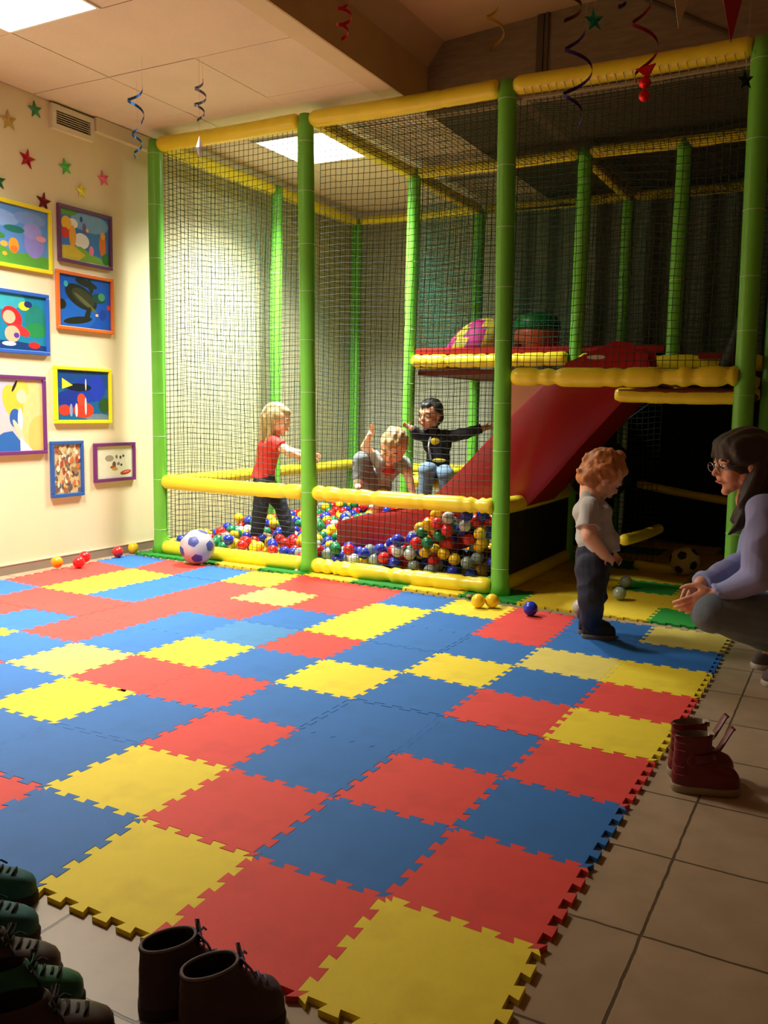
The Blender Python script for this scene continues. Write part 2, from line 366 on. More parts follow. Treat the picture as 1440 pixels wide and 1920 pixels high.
# nets: every cord is a thin tube; the mesh sags a little
def net(P, U, V, nu, nv, m, sag=.012, r=.0018, seed=0, name='net'):
    """P corner, U and V the two edges, nu by nv cells"""
    P, U, V = Vector(P), Vector(U), Vector(V); n = U.cross(V).normalized(); rr = random.Random(seed)
    ph = [rr.uniform(0, 6.28) for _ in range(6)]; am = [rr.uniform(.4, 1) for _ in range(4)]
    su, sv = U/nu, V/nv; G = {}
    for i in range(nu+1):
        for j in range(nv+1):
            u, v = i/nu, j/nv; w = min(u, 1-u, v, 1-v)*6; w = min(1, w)
            du = .34*am[0]*math.sin(v*7+ph[0]+2*math.sin(u*4+ph[4])) + rr.uniform(-.07,.07)
            dv = .5*am[1]*math.sin(u*6+ph[1]+v*3) + rr.uniform(-.07,.07)
            h = sag*(am[2]*math.sin(v*5+ph[2])+am[3]*math.sin(u*6+v*2+ph[3]))
            G[i, j] = P + su*(i+du*w) + sv*(j+dv*w) + n*h*w
    vs = []; fs = []
    e1 = n; 
    def line(pts, dirn):
        o = len(vs); side = n.cross(dirn).normalized()
        for p in pts:
            for a in (0, 2.094, 4.189): vs.append(p + (n*math.cos(a) + side*math.sin(a))*r)
        for k in range(len(pts)-1):
            a = o+3*k
            for q in range(3): fs.append((a+q, a+(q+1) % 3, a+3+(q+1) % 3, a+3+q))
    for i in range(nu+1): line([G[i, j] for j in range(nv+1)], V.normalized())
    for j in range(nv+1): line([G[i, j] for i in range(nu+1)], U.normalized())
    b = MB(); b.add(vs, fs); return b.build(name, m, frame)
C_ = .0345
def wallnet(x0, y0, x1, y1, z0, z1, m=m_cord, seed=0, **k):
    w = math.hypot(x1-x0, y1-y0); return net((x0,y0,z0), (x1-x0,y1-y0,0), (0,0,z1-z0), round(w/C_), round((z1-z0)/C_), m, seed=seed, **k)
wallnet(-3.475, 2.80, -2.405, 2.80, .06, 2.53, seed=1)
wallnet(-2.325, 2.81, -1.215, 2.815, .06, 2.53, seed=2)
wallnet(-1.15, 2.80, -.09, 2.80, 1.19, 2.50, seed=3)
wallnet(-3.50, 2.84, -3.50, 4.01, .06, 2.53, mat('bottle green net cord', srgb(44,84,66), .85), seed=4)
wallnet(-3.50, 4.09, -3.50, 5.20, .06, 2.53, MATS['bottle green net cord'], seed=5)
wallnet(-3.475, 5.22, -2.415, 5.22, .06, 2.53, seed=6)
wallnet(-2.33, 5.22, -1.23, 5.22, .06, 2.53, seed=7)
wallnet(-1.14, 5.22, -.09, 5.22, .06, 2.53, seed=8)
wallnet(-2.37, 4.09, -2.37, 5.20, 1.36, 2.53, m_cord2, seed=9)
wallnet(-2.33, 4.05, -1.23, 4.05, 1.38, 2.53, m_cord2, seed=10)
wallnet(-1.14, 4.05, -.63, 4.05, 1.38, 2.53, seed=11)
wallnet(-.54, 4.05, -.09, 4.05, 1.30, 2.53, seed=12)
wallnet(-1.185, 2.86, -1.185, 4.01, .08, .46, seed=13)
wallnet(-1.14, 4.05, -.63, 4.05, .06, 1.2, seed=14)
wallnet(-.09, 4.09, -.09, 5.20, 1.30, 2.53, seed=17)
for k, (x0, x1) in enumerate(((-2.33, -1.22), (-1.15, -.08))):
    net((x0, 2.85, 2.53), (x1-x0,0,0), (0,1.15,0), 32, 34, m_cord, sag=.02, seed=20+k, name='roof_net')
    net((x0, 4.10, 2.53), (x1-x0,0,0), (0,1.10,0), 32, 32, m_cord, sag=.02, seed=22+k, name='roof_net')
# dark pleated curtain hung behind the right part of the frame and a black board under the deck
mb = MB(); n = 260; lo = []; hi = []
for i in range(n+1):
    x = -2.25+i*(4.05/n); y = YB-.07+.028*math.sin(x*31)+.018*math.sin(x*13.7+1); lo.append((x, y, .02)); hi.append((x, y, 2.60))
mb.add(lo+hi, [(i, i+1, n+2+i, n+1+i) for i in range(n)]); mb.add([(x, y+.004, z) for x, y, z in lo+hi], [(i, n+1+i, n+2+i, i+1) for i in range(n)])
tag(mb.build('curtain', mat('dark grey curtain cloth', srgb(122,130,118), .95, .1, 8), smooth=True), 'dark grey pleated curtain covering the wall behind the right bays of the playground', 'curtain')
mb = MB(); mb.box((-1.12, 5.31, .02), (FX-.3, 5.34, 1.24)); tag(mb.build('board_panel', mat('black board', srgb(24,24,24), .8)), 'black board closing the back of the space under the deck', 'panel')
# lashing cord under the right-hand top rail
b = MB(); pts = []
for i in range(27):
    x = -1.12 + i*1.04/26; pts += [(x, 2.755, 2.535), (x+.008, 2.79, 2.50), (x+.02, 2.83, 2.535), (x+.03, 2.80, 2.545)]
b.tube(pts, .0022, 4); b.tube([(-1.14, 2.80, 2.505), (-.6, 2.80, 2.498), (-.08, 2.80, 2.505)], .010, 6)
b.build('lashing_cord', mat('pale lashing cord', srgb(150,140,104), .8), frame)
# ---------------------------------------------------------------- the slide
slide = empty('slide', (-1.5, 3.35, 0), 'red moulded plastic slide coming down from the deck into the ball pit', 'slide')
def slide_profile(n=60):
    P = [(-.56,1.09),(-.60,1.07),(-.66,1.02),(-.86,.79),(-1.10,.50),(-1.36,.26),(-1.66,.13),(-1.95,.095),(-2.18,.085),(-2.36,.085)]
    T = [(-.64,1.315),(-.69,1.32),(-.80,1.29),(-.985,1.20),(-1.27,.93),(-1.62,.56),(-1.80,.42),(-1.98,.36),(-2.18,.325),(-2.36,.27)]
    def cr(Q):
        o = []
        for i in range(len(Q)-1):
            p0, p1, p2, p3 = Q[max(i-1,0)], Q[i], Q[i+1], Q[min(i+2,len(Q)-1)]
            for k in range(6):
                t = k/6; o.append(tuple(.5*((2*p1[a])+(-p0[a]+p2[a])*t+(2*p0[a]-5*p1[a]+4*p2[a]-p3[a])*t*t+(-p0[a]+3*p1[a]-3*p2[a]+p3[a])*t**3) for a in (0,1)))
        return o+[Q[-1]]
    return cr(P), cr(T)
bot, top = slide_profile()
Y0, Y1 = 3.10, 3.62
mb = MB(); R = []
for k, ((xb, zb), (xt, zt)) in enumerate(zip(bot, top)):
    dx, dz = xt-xb, zt-zb; L = math.hypot(dx, dz); ux, uz = dx/L, dz/L
    prof = [(Y0+.015, 0), (Y0, .03), (Y0, L-.02), (Y0+.012, L), (Y0+.034, L), (Y0+.045, L-.02), (Y0+.05, .09), (Y0+.10, .045),
            (Y1-.10, .045), (Y1-.05, .09), (Y1-.045, L-.02), (Y1-.034, L), (Y1-.012, L), (Y1, L-.02), (Y1, .03), (Y1-.015, 0)]
    sw = 0
    R.append([(xb+ux*h, y, zb+uz*h) for y, h in prof])
mb.rings(R); o = mb.build('chute', m_red, slide, smooth=True); sharp(o, 35)
for y in (Y0-.012, Y1+.004):
    b = MB(); q = [(-.585,1.20),(-.60,1.33),(-.70,1.345),(-.95,1.232),(-.97,1.19),(-.80,1.21)]
    M = Matrix.Rotation(math.pi/2, 4, 'X'); b.prism(q, -.012, .0, M=Matrix.Translation((0,y,0))@M); w = b.build('side_flange', m_red, slide)
    h = MB(); c = [(-.79+.05*math.cos(t)+ (.0), 1.262+.011*math.sin(t)) for t in [i*math.pi/8 for i in range(16)]]
    h.prism(c, -.0125, .0005, M=Matrix.Translation((0,y,0))@M); hh = h.build('label_plate', mat('silver label', srgb(196,190,180), .4), w, origin=slide.location); hh.location = (0,0,0)
mb = MB(); mb.box((-1.20, 2.87, .09), (-1.17, 4.0, .445)); mb.build('light_blocking_side_panel', mat('black vinyl sheet', srgb(22,22,24), .6), frame)
mb = MB(); mb.box((-1.19, 3.66, .53), (-1.17, 4.0, 1.22)); mb.build('light_blocking_side_panel', MATS['black vinyl sheet'], frame)  # unseen sheet added behind the chute to block the frame lamp
mb = MB(); mb.box((-1.19, 4.10, .09), (-1.17, 5.2, 1.22)); mb.build('light_blocking_side_panel', MATS['black vinyl sheet'], frame)  # mostly hidden sheet, added to keep lamp light out from under the deck
mb = MB(); mb.box((-1.62, 4.02, .53), (-1.20, 4.04, 1.22)); mb.build('brown_panel', mat('orange brown board', srgb(150,84,44), .7, .1, 8), frame)
# things on the upper deck
m_mag = mat('magenta foam', srgb(200,30,130), .6); m_yel2 = mat('yellow foam', srgb(226,206,60), .6)
t = empty('soft_play_dome', (-2.05, 4.5, 1.395), 'soft dome in yellow and magenta panels lying on the upper red deck', 'soft play toy')
mb = MB(); R = []
for i in range(8):
    a = i/8*math.pi/2*.98; rr_ = math.cos(a); z = 1.395+.24*math.sin(a)
    R.append([(-2.07+.22*rr_*math.cos(2*math.pi*j/24)+.10*math.sin(a), 4.50+.20*rr_*math.sin(2*math.pi*j/24), z) for j in range(24)])
mb.rings(R); o = mb.build('dome', [m_yel2, m_mag], t, smooth=True)
for p in o.data.polygons: p.material_index = 1 if (int((math.atan2(p.center.y-.05, p.center.x)+6.28)/(math.pi/6))) % 2 else 0
t = empty('play_barrel', (-1.70, 4.80, 1.395), 'green and orange plastic barrel standing on the upper red deck', 'play barrel')
def lathe(prof, c, n=28): return [[(c[0]+r*math.cos(2*math.pi*j/n), c[1]+r*math.sin(2*math.pi*j/n), c[2]+z) for j in range(n)] for r, z in prof]
mb = MB(); mb.rings(lathe([(.15,0),(.165,.02),(.165,.15),(.16,.17)], (-1.70,4.80,1.395))); mb.build('body', mat('orange plastic', srgb(200,84,40), .4), t, smooth=True)
mb = MB(); mb.rings(lathe([(.16,.17),(.17,.18),(.168,.23),(.13,.28),(.06,.30)], (-1.70,4.80,1.395))); mb.build('lid', mat('green plastic', srgb(20,120,50), .35), t, smooth=True)
mb = MB(); p0 = Vector((-.235, 3.9, 1.235)); p1 = Vector((-.14, 3.95, 1.72)); R = []
for k in range(9):
    t_ = k/8; c = p0.lerp(p1, t_); w = .075-.05*t_
    R.append([c+Vector((w*math.cos(a)*1.0, .05*math.sin(a), 0)) for a in [i*math.pi/7 for i in range(14)]])
mb.rings(R); tag(mb.build('crash_pad', mat('black vinyl', srgb(14,14,16), .5), smooth=True), 'black slanted pad leaning at the right end of the upper deck', 'pad')
c = Vector((-.93, 3.80, .635)); mb = MB(); mb.sphere((0,0,0), (.20,.14,.19), 32, 20, M=Euler((0,.2,YAW)).to_matrix())
tag(mb.build('punching_ball', mat('matt black rubber', srgb(12,12,12), .6, .1, 10), smooth=True), "big round black ball hanging under the slide behind the toddler's head", 'ball').location = c
b = MB(); b.tube([c+Vector((0,0,.18)), (c.x+.30,c.y+.0,1.05)], .006, 6); o = b.build('strap', MATS['matt black rubber'], bpy.data.objects['punching_ball'], origin=c)
# ---------------------------------------------------------------- puzzle mat
PTS = {(0,0):(1010,1780),(0,1):(1100,1627),(0,2):(1170,1512),(0,3):(1225,1427),(0,5):(1305,1309),(0,6):(1333,1262),(0,7):(1352,1225),
(-1,-1):(560,1870),(-1,0):(722,1681),(-1,1):(850,1553),(-1,2):(942,1457),(-1,3):(1020,1385),(-1,4):(1077,1327),(-1,5):(1128,1278),(-1,6):(1167,1238),(-1,7):(1200,1205),(-1,8):(1227,1175),
(-2,-1):(285,1760),(-2,0):(474,1606),(-2,1):(625,1495),(-2,2):(747,1411),(-2,3):(830,1342),(-2,4):(902,1291),(-2,5):(966,1249),(-2,6):(1012,1214),(-2,8):(1080,1156),
(-3,-1):(70,1665),(-3,0):(264,1536),(-3,1):(431,1441),(-3,2):(562,1367),(-3,3):(660,1311),(-3,4):(757,1260),(-3,5):(824,1224),(-3,6):(885,1190),(-3,7):(927,1162),(-3,8):(968,1140),
(-4,0):(81,1476),(-4,1):(260,1396),(-4,2):(404,1332),(-4,3):(514,1281),(-4,4):(606,1236),(-4,5):(685,1202),(-4,7):(815,1145),(-4,8):(860,1124),
(-5,1):(100,1357),(-5,2):(257,1301),(-5,3):(377,1253),(-5,4):(479,1214),(-5,5):(569,1182),(-5,6):(636,1155),(-5,7):(707,1131),(-5,8):(757,1109),
(-6,2):(126,1270),(-6,3):(255,1227),(-6,4):(360,1193),(-6,5):(450,1163),(-6,6):(535,1138),(-6,7):(596,1117),
(-7,2):(9,1242),(-7,3):(142,1205),(-7,6):(431,1122),(-7,7):(506,1102),(-7,8):(565,1077),
(-8,3):(37,1184),(-8,4):(147,1156),(-8,5):(250,1130),(-8,7):(414,1090),(-8,8):(470,1072),
(-9,4):(56,1141),(-9,5):(160,1115),(-9,7):(325,1079),(-10,5):(75,1101),(-10,7):(247,1066),(-10,8):(312,1050),(-11,5):(10,1087),(-11,7):(182,1052)}
TS, MT = .33, .011
known = {k: Vector(at(*p, Z=MT)[:2]) - Vector((k[0]*TS, k[1]*TS)) for k, p in PTS.items()}
def corner(u, v):
    """real corner of the mat grid: the even grid plus the drift measured nearby"""
    w = 0; d = Vector((0, 0))
    for (a, b), e in known.items():
        q = 1/((a-u)**2+(b-v)**2+.12)**1.6; w += q; d += e*q
    return Vector((u*TS, v*TS)) + d/w
GRID = {(u, v): corner(u, v) for u in range(-12, 1) for v in range(-3, 9)}
def edge(P, Q, n=5, h=.0095, jag=None):
    """dovetailed edge from P to Q, the same curve for both neighbours"""
    d = Q-P; L = d.length; t = d/L; nrm = Vector((-t.y, t.x)); per = L/n; out = []
    for i in range(n):
        s = i*per
        sl = .055*per
        out += [P+t*(s+.25*per+sl)+nrm*h*-1, P+t*(s+.25*per-sl)+nrm*h, P+t*(s+.75*per+sl)+nrm*h, P+t*(s+.75*per-sl)-nrm*h]
    return [P] + out + [Q]
def tile_outline(c, r, grid):
    A, B, Cc, D = grid[-c-1, r], grid[-c, r], grid[-c, r+1], grid[-c-1, r+1]
    e1 = edge(A, B); e2 = edge(B, Cc); e3 = list(reversed(edge(D, Cc))); e4 = list(reversed(edge(A, D)))
    out = []
    for e in (e1, e2, e3, e4): out += e[:-1]
    cen = (A+B+Cc+D)/4
    return [cen + (p-cen)*.9975 for p in out]
def foam(name, col, stain):
    m = mat('mat '+name, col, .72, .05, 5)
    N = m.node_tree.nodes; L = m.node_tree.links; b = N['Principled BSDF']
    src = b.inputs['Base Color'].links[0].from_socket
    tc = N.new('ShaderNodeTexCoord'); n = N.new('ShaderNodeTexNoise'); n.inputs['Scale'].default_value = 7; n.inputs['Detail'].default_value = 6; L.new(tc.outputs['Object'], n.inputs[0])
    r = N.new('ShaderNodeMapRange'); r.inputs[1].default_value=.52; r.inputs[2].default_value=.74; r.inputs[3].default_value=0; r.inputs[4].default_value=.55; L.new(n.outputs[0], r.inputs[0])
    x = N.new('ShaderNodeMix'); x.data_type='RGBA'; L.new(r.outputs[0], x.inputs[0]); L.new(src, x.inputs[6]); x.inputs[7].default_value = (*stain,1); L.new(x.outputs[2], b.inputs['Base Color'])
    w = N.new('ShaderNodeTexWave'); w.inputs['Scale'].default_value = 150; w.bands_direction = 'DIAGONAL'; w.inputs['Distortion'].default_value = 1.5; w.inputs['Detail'].default_value = 1; L.new(tc.outputs['Object'], w.inputs[0])
    bp = N.new('ShaderNodeBump'); bp.inputs['Strength'].default_value=.25; bp.inputs['Distance'].default_value=.0006; L.new(w.outputs[1], bp.inputs['Height']); L.new(bp.outputs[0], b.inputs['Normal'])
    return m
FO = {'R': (foam('red foam', srgb(226,66,58), srgb(190,52,44)), 'red'), 'B': (foam('blue foam', srgb(36,108,184), srgb(30,92,156)), 'blue'),
      'b': (foam('faded blue foam', srgb(62,126,180), srgb(52,108,156)), 'faded blue'), 'Y': (foam('yellow foam', srgb(240,214,44), srgb(208,178,40)), 'yellow'),
      'y': (foam('pale yellow foam', srgb(226,206,100), srgb(200,178,84)), 'pale yellow'), 'G': (foam('green foam', srgb(24,140,44), srgb(18,116,38)), 'green'),
      'O': (foam('mustard foam', srgb(222,190,30), srgb(200,166,26)), 'mustard yellow')}
# one string per row from the tiled-floor side, column 0 first
ROWS = {-2: '....BYRBRYBB'[:11], -1: 'YRYBRBYBBRY', 0: 'RBRYBBYRBYB', 1: 'BRBRBYBRYBR', 2: 'RBBBRRyBYRB', 3: 'YRBYBYBRBRY', 4: 'RBYBRbBRRRB',
        5: 'YyBBYBRRBYR', 6: 'BBRBYRyRBYR', 7: 'yBRYBRRYBRB'}
ORD = ['first','second','third','fourth','fifth','sixth','seventh','eighth','ninth','tenth','eleventh','twelfth']
for r in range(-2, 8):
    for c in range(11):
        k = ROWS[r][c]
        if k == '.': continue
        m, cn = FO[k]; pl = tile_outline(c, r, GRID); cen = sum(pl, Vector((0,0)))/len(pl)
        b = MB(); b.prism([(p.x-cen.x, p.y-cen.y) for p in pl], 0, MT+rnd.uniform(-.0006,.0008))
        o = b.build('foam_puzzle_mat', m); o.location = (cen.x, cen.y, 0.0002)
        row = 'row touching the playground' if r == 7 else '%s row out from the playground' % ORD[7-r]
        col = 'at the right edge' if c == 0 else '%s from the right edge' % ORD[c]
        tag(o, '%s foam mat square, %s, %s' % (cn, col, row), 'play mat', 'foam squares of the play mat')
# the second mat, under and in front of the frame
FX0, FY0 = -.045, 2.655
g2 = {}
for u in range(-12, 1):
    for v in range(0, 9):
        g2[u, v] = Vector((FX0+u*.325, FY0+v*.325+ (0.006*math.sin(u*2.1) if v else .006*math.sin(u*1.3)+.006)))
G2 = ['GOOGYGYGYGG','OOYOGYOGYYG','OGOYOOGYOGY','GOOOYGOYGYO','OYGOOYOGYOG','YOOGOYGOOYG','OOGOYOOGYGO','GYOOGOYOGYO']
for v in range(8):
    for c in range(11):
        if c >= 4 and v > 1: continue        # hidden beneath the balls
        k = G2[v][c]; m, cn = FO[k]; pl = tile_outline(c, v, g2); cen = sum(pl, Vector((0,0)))/len(pl)
        b = MB(); b.prism([(p.x-cen.x, p.y-cen.y) for p in pl], 0, MT-.001+rnd.uniform(-.0006,.0006))
        o = b.build('foam_puzzle_mat', m); o.location = (cen.x, cen.y, 0.0002)
        tag(o, '%s foam mat square under the playground, %s from its right end, %s row back' % (cn, ORD[c], ORD[v]), 'play mat', 'foam squares under the play frame')
# ---------------------------------------------------------------- balls
BR = .0345
BC = {'red': srgb(214,30,34), 'yellow': srgb(246,200,34), 'blue': srgb(30,52,186), 'green': srgb(14,122,74), 'white': srgb(206,212,206)}
BM = {k: mat(k+' ball plastic', v, .28, spec=.6, sss=.0) for k, v in BC.items()}
BM['orange'] = mat('orange ball plastic', srgb(250,158,20), .28, spec=.6); BM['clear'] = mat('milky clear ball plastic', srgb(176,190,182), .2, trans=.35, spec=.6)
def ball_mesh(m):
    b = MB(); n = 24; vs = []
    b.sphere((0,0,0), BR, 24, 16); o = b.build('play_ball', m, smooth=True); 
    me = o.data; bpy.data.objects.remove(o); return me
BMESH = {k: ball_mesh(m) for k, m in BM.items()}
def in_pit(x, y):
    if -3.46 < x < -1.24 and 2.85 < y < 4.0: return True
    if -3.46 < x < -2.42 and 2.85 < y < 5.16: return True
    return False
def level(x, y):
    """wanted surface height of the ball heap"""
    h = .135
    if x > -2.35: h = .15 + .30*min(1, max(0, (x+2.02)/.45))
    if x > -2.2 and y > 3.06: h = min(h, .12)
    if y > 4.1: h = .12 + .10*min(1, (y-4.1)/.8)
    if x < -2.42 and 3.5 < y < 4.2: h += .05
    h += .03*math.sin(x*7+1)*math.sin(y*6)
    return h
def slide_z(x):
    for (x0, z0), (x1, z1) in zip(bot, bot[1:]):
        if x1 <= x <= x0: return z0+(z1-z0)*(x0-x)/(x0-x1)
    return None
balls = []; cell = {}
def near(x, y):
    i, j = int(math.floor(x/.07)), int(math.floor(y/.07))
    for a in (-1,0,1):
        for b in (-1,0,1):
            for q in cell.get((i+a, j+b), ()): yield q
def drop(x, y):
    z = BR+.001
    for q in near(x, y):
        d2 = (q[0]-x)**2+(q[1]-y)**2
        if d2 < 4*BR*BR: z = max(z, q[2]+math.sqrt(4*BR*BR-d2))
    return z
fails = 0; br = random.Random(5)
while fails < 260 and len(balls) < 2600:
    best = None
    for _ in range(26):
        x = br.uniform(-3.46, -1.24); y = br.uniform(2.85, 5.16)
        if not in_pit(x, y): continue
        if (x-XS[1])**2+(y-YS[1])**2 < .0075 or (x-bases[1].x)**2+(y-2.8)**2 < .008: continue
        if -3.0 < x < 2 and False: continue
        z = drop(x, y)
        if Y0-BR-.01 < y < Y1+BR+.01:
            sz = slide_z(x)
            if x > -2.40 and (sz is None or z+BR > sz-.012): continue
        e = z+BR-level(x, y)
        if best is None or e < best[0]: best = (e, x, y, z)
    if best is None or best[0] > .012: fails += 1; continue
    _, x, y, z = best; balls.append((x, y, z)); cell.setdefault((int(math.floor(x/.07)), int(math.floor(y/.07))), []).append((x, y, z))
# which of them does the photo show best
B = np.array(balls); cv = np.array(CAM); rel = B-cv; dist = np.linalg.norm(rel, axis=1); size = BR/dist
offs = []
rt, up_ = np.array(RT), np.array(UP)
for a in range(8): offs.append((rt*math.cos(a*.785)+up_*math.sin(a*.785))*BR*.7)
offs.append(np.zeros(3)); vis = np.zeros(len(B))
for i in range(len(B)):
    for o_ in offs:
        d = B[i]+o_-cv; L = np.linalg.norm(d); d = d/L; tt = rel@d; dd = dist**2-tt**2
        blk = (dd < BR*BR) & (tt < L-BR*1.05); blk[i] = False
        if not blk.any():
            ok = True
            if B[i][1] > Y1:                      # behind the chute
                k = (3.12-cv[1])/d[1]; xx, zz = cv[0]+d[0]*k, cv[2]+d[2]*k
                if -2.36 < xx < -1.24 and zz < .45: ok = False
            if ok: vis[i] += 1
score = vis*size**2; order = np.argsort(-score)[:300]; chosen = set(int(i) for i in order if vis[i] > 0)
ckeys = ['red','yellow','blue','green','clear','green','red','blue','yellow','red','yellow','blue','green','red','white']
stuff = MB(); skeys = ['red','yellow','blue','green','clear','white']
for i, (x, y, z) in enumerate(balls):
    k = br.choice(ckeys)
    if i in chosen:
        o = bpy.data.objects.new('play_ball', BMESH[k]); COL.objects.link(o); o.location = (x, y, z)
        nm = {'clear': 'milky clear'}.get(k, k)
        part = 'heaped against the net beside the slide' if (x > -2.05 and y < 3.1) else ('in the left part of the ball pit' if x < -2.4 else 'at the foot of the slide')
        tag(o, '%s plastic play ball %s' % (nm, part), 'ball', '%s balls %s' % (nm, part))
    else: stuff.sphere((x, y, z), BR, 14, 9, mi=skeys.index(k))
tag(stuff.build('play_balls', [BM[k] for k in skeys], smooth=True), 'mass of mixed plastic balls lying deeper and further back in the ball pit', 'balls', kind='stuff')
print('balls', len(balls), 'chosen', len(chosen))
def loose(px, py, k, lab, r=BR, mz=MT):
    p = at(px, py, Z=mz); o = bpy.data.objects.new('play_ball', BMESH[k]); COL.objects.link(o)
    d = Vector((p.x-CAM.x, p.y-CAM.y, 0)).normalized(); o.location = Vector((p.x, p.y, mz+BR+.0015)) + d*.012
    return tag(o, lab, 'ball', 'loose play balls on the floor')
loose(107, 1066, 'orange', 'orange plastic ball at the foot of the picture wall, leftmost of the loose balls')
loose(148, 1066, 'red', 'red plastic ball beside the orange one at the foot of the picture wall')
o = loose(147, 1058, 'red', 'red plastic ball resting behind another red ball against the baseboard'); o.location.y += .05; o.location.x -= .0
loose(221, 1046, 'red', 'red plastic ball alone on a blue tile near the left wall')
o = loose(250, 1038, 'yellow', 'yellow plastic ball in the corner by the left wall and the play frame', mz=.0); 
loose(896, 1141, 'yellow', 'yellow plastic ball, left one of the touching pair by the middle green post')
loose(922, 1141, 'yellow', 'yellow plastic ball, right one of the touching pair by the middle green post')
loose(994, 1156, 'blue', 'dark blue plastic ball on the red tile in front of the play frame')
loose(1161, 1126, 'clear', 'milky clear ball on the mustard tile behind the toddler')
loose(1173, 1104, 'clear', 'milky clear ball in the shade under the deck, further back than its twin')
loose(1086, 1152, 'white', "white plastic ball half hidden by the toddler's leg")
loose(1342, 1082, 'white', 'white ball in the dark behind the crouching woman\'s forearm')
# crumbs of broken toys by the posts
def crumb(px, py, r, col, lab, Z=MT):
    p = at(px, py, Z=Z); b = MB(); rr = random.Random(px); R = []
    for z, k in ((0, .8), (.4, 1), (.8, .7), (1, .3)): R.append([(k*r*(1+.3*rr.random())*math.cos(a), k*r*.8*(1+.3*rr.random())*math.sin(a), z*r) for a in [i*math.pi/5 for i in range(10)]])
    b.rings(R); o = b.build('toy_fragment', mat('fragment '+lab[:12], srgb(*col), .5)); o.location = (p.x, p.y, Z+.001); tag(o, lab, 'toy piece')
crumb(880, 1120, .016, (170,140,100), 'small beige toy piece lying left of the two yellow balls')
crumb(556, 1072, .014, (226,226,216), 'small white plastic piece at the foot of the second green post', .002)
crumb(267, 1036, .018, (110,130,120), 'small glassy piece at the foot of the leftmost green post', .002)
# footballs
def football(c, r, cw, cp, lab, rot):
    phi = (1+5**.5)/2; ico = []
    for a in (-1,1):
        for b in (-1,1): ico += [Vector((0,a,b*phi)), Vector((a,b*phi,0)), Vector((b*phi,0,a))]
    ico = [v.normalized() for v in ico]; E_ = Euler(rot).to_matrix(); ico = [E_@v for v in ico]
    t = empty('football', (c[0], c[1], c[2]-r), lab, 'ball', 'footballs')
    bm = bmesh.new(); bmesh.ops.create_icosphere(bm, subdivisions=4, radius=1); vs = [v.co.normalized() for v in bm.verts]
    fs = [tuple(v.index for v in f.verts) for f in bm.faces]; bm.free()
    def rad(v):
        s = sorted((v.dot(q) for q in ico), reverse=True); a = math.acos(min(1, s[0]))
        return 1 - .012*math.exp(-((a-.36)/.03)**2) - .008*math.exp(-(((s[0]-s[1]))/.012)**2)*(1 if a > .37 else 0)
    b = MB(); P = [Vector(c)+v*(r*rad(v)) for v in vs]
    b.add(P, fs); b.build('shell', cw, t, smooth=True)
    for q in ico:
        a0 = q.orthogonal().normalized(); a1 = q.cross(a0)
        other = sorted(ico, key=lambda w: -w.dot(q))[1:6]
        hub = []
        for w in other:
            dd = (w-q*w.dot(q)).normalized(); hub.append((math.atan2(dd.dot(a1), dd.dot(a0))))
        hub = sorted(hub); ring = []
        for k in range(5):
            h0, h1 = hub[k], hub[(k+1) % 5] + (2*math.pi if k == 4 else 0)
            for f in (0, .25, .5, .75):
                h = h0+(h1-h0)*f; an = .335 if f == 0 else (.305 if f != .5 else .292)
                ring.append((h+0, an))
        V_ = [Vector(c)+q*(r*1.004)]
        for s_ in (.5, 1):
            for h, an in ring:
                an *= s_; V_.append(Vector(c)+(q*math.cos(an)+(a0*math.cos(h)+a1*math.sin(h))*math.sin(an))*(r*(1.004 if s_ < 1 else 1.001)))
        n = len(ring); F = [(0, 1+k, 1+(k+1) % n) for k in range(n)] + [(1+k, 1+n+k, 1+n+(k+1) % n, 1+(k+1) % n) for k in range(n)]
        p = MB(); p.add(V_, F); p.build('panel', cp, t, smooth=True)
m_pan = mat('football leather', srgb(184,180,190), .45, .06, 8)
football((-3.035, 2.585, MT+.1055), .105, m_pan, mat('football blue', srgb(58,70,150), .45), 'white football with dark blue pentagons lying against the low front rail', (.5, .35, .25))
football((-.425, 3.95, .10), .088, mat('old football', srgb(196,176,140), .55, .1, 8), mat('football black', srgb(26,22,20), .5), 'dim white football with black pentagons in the dark under the deck', (1.2, .4, .9))
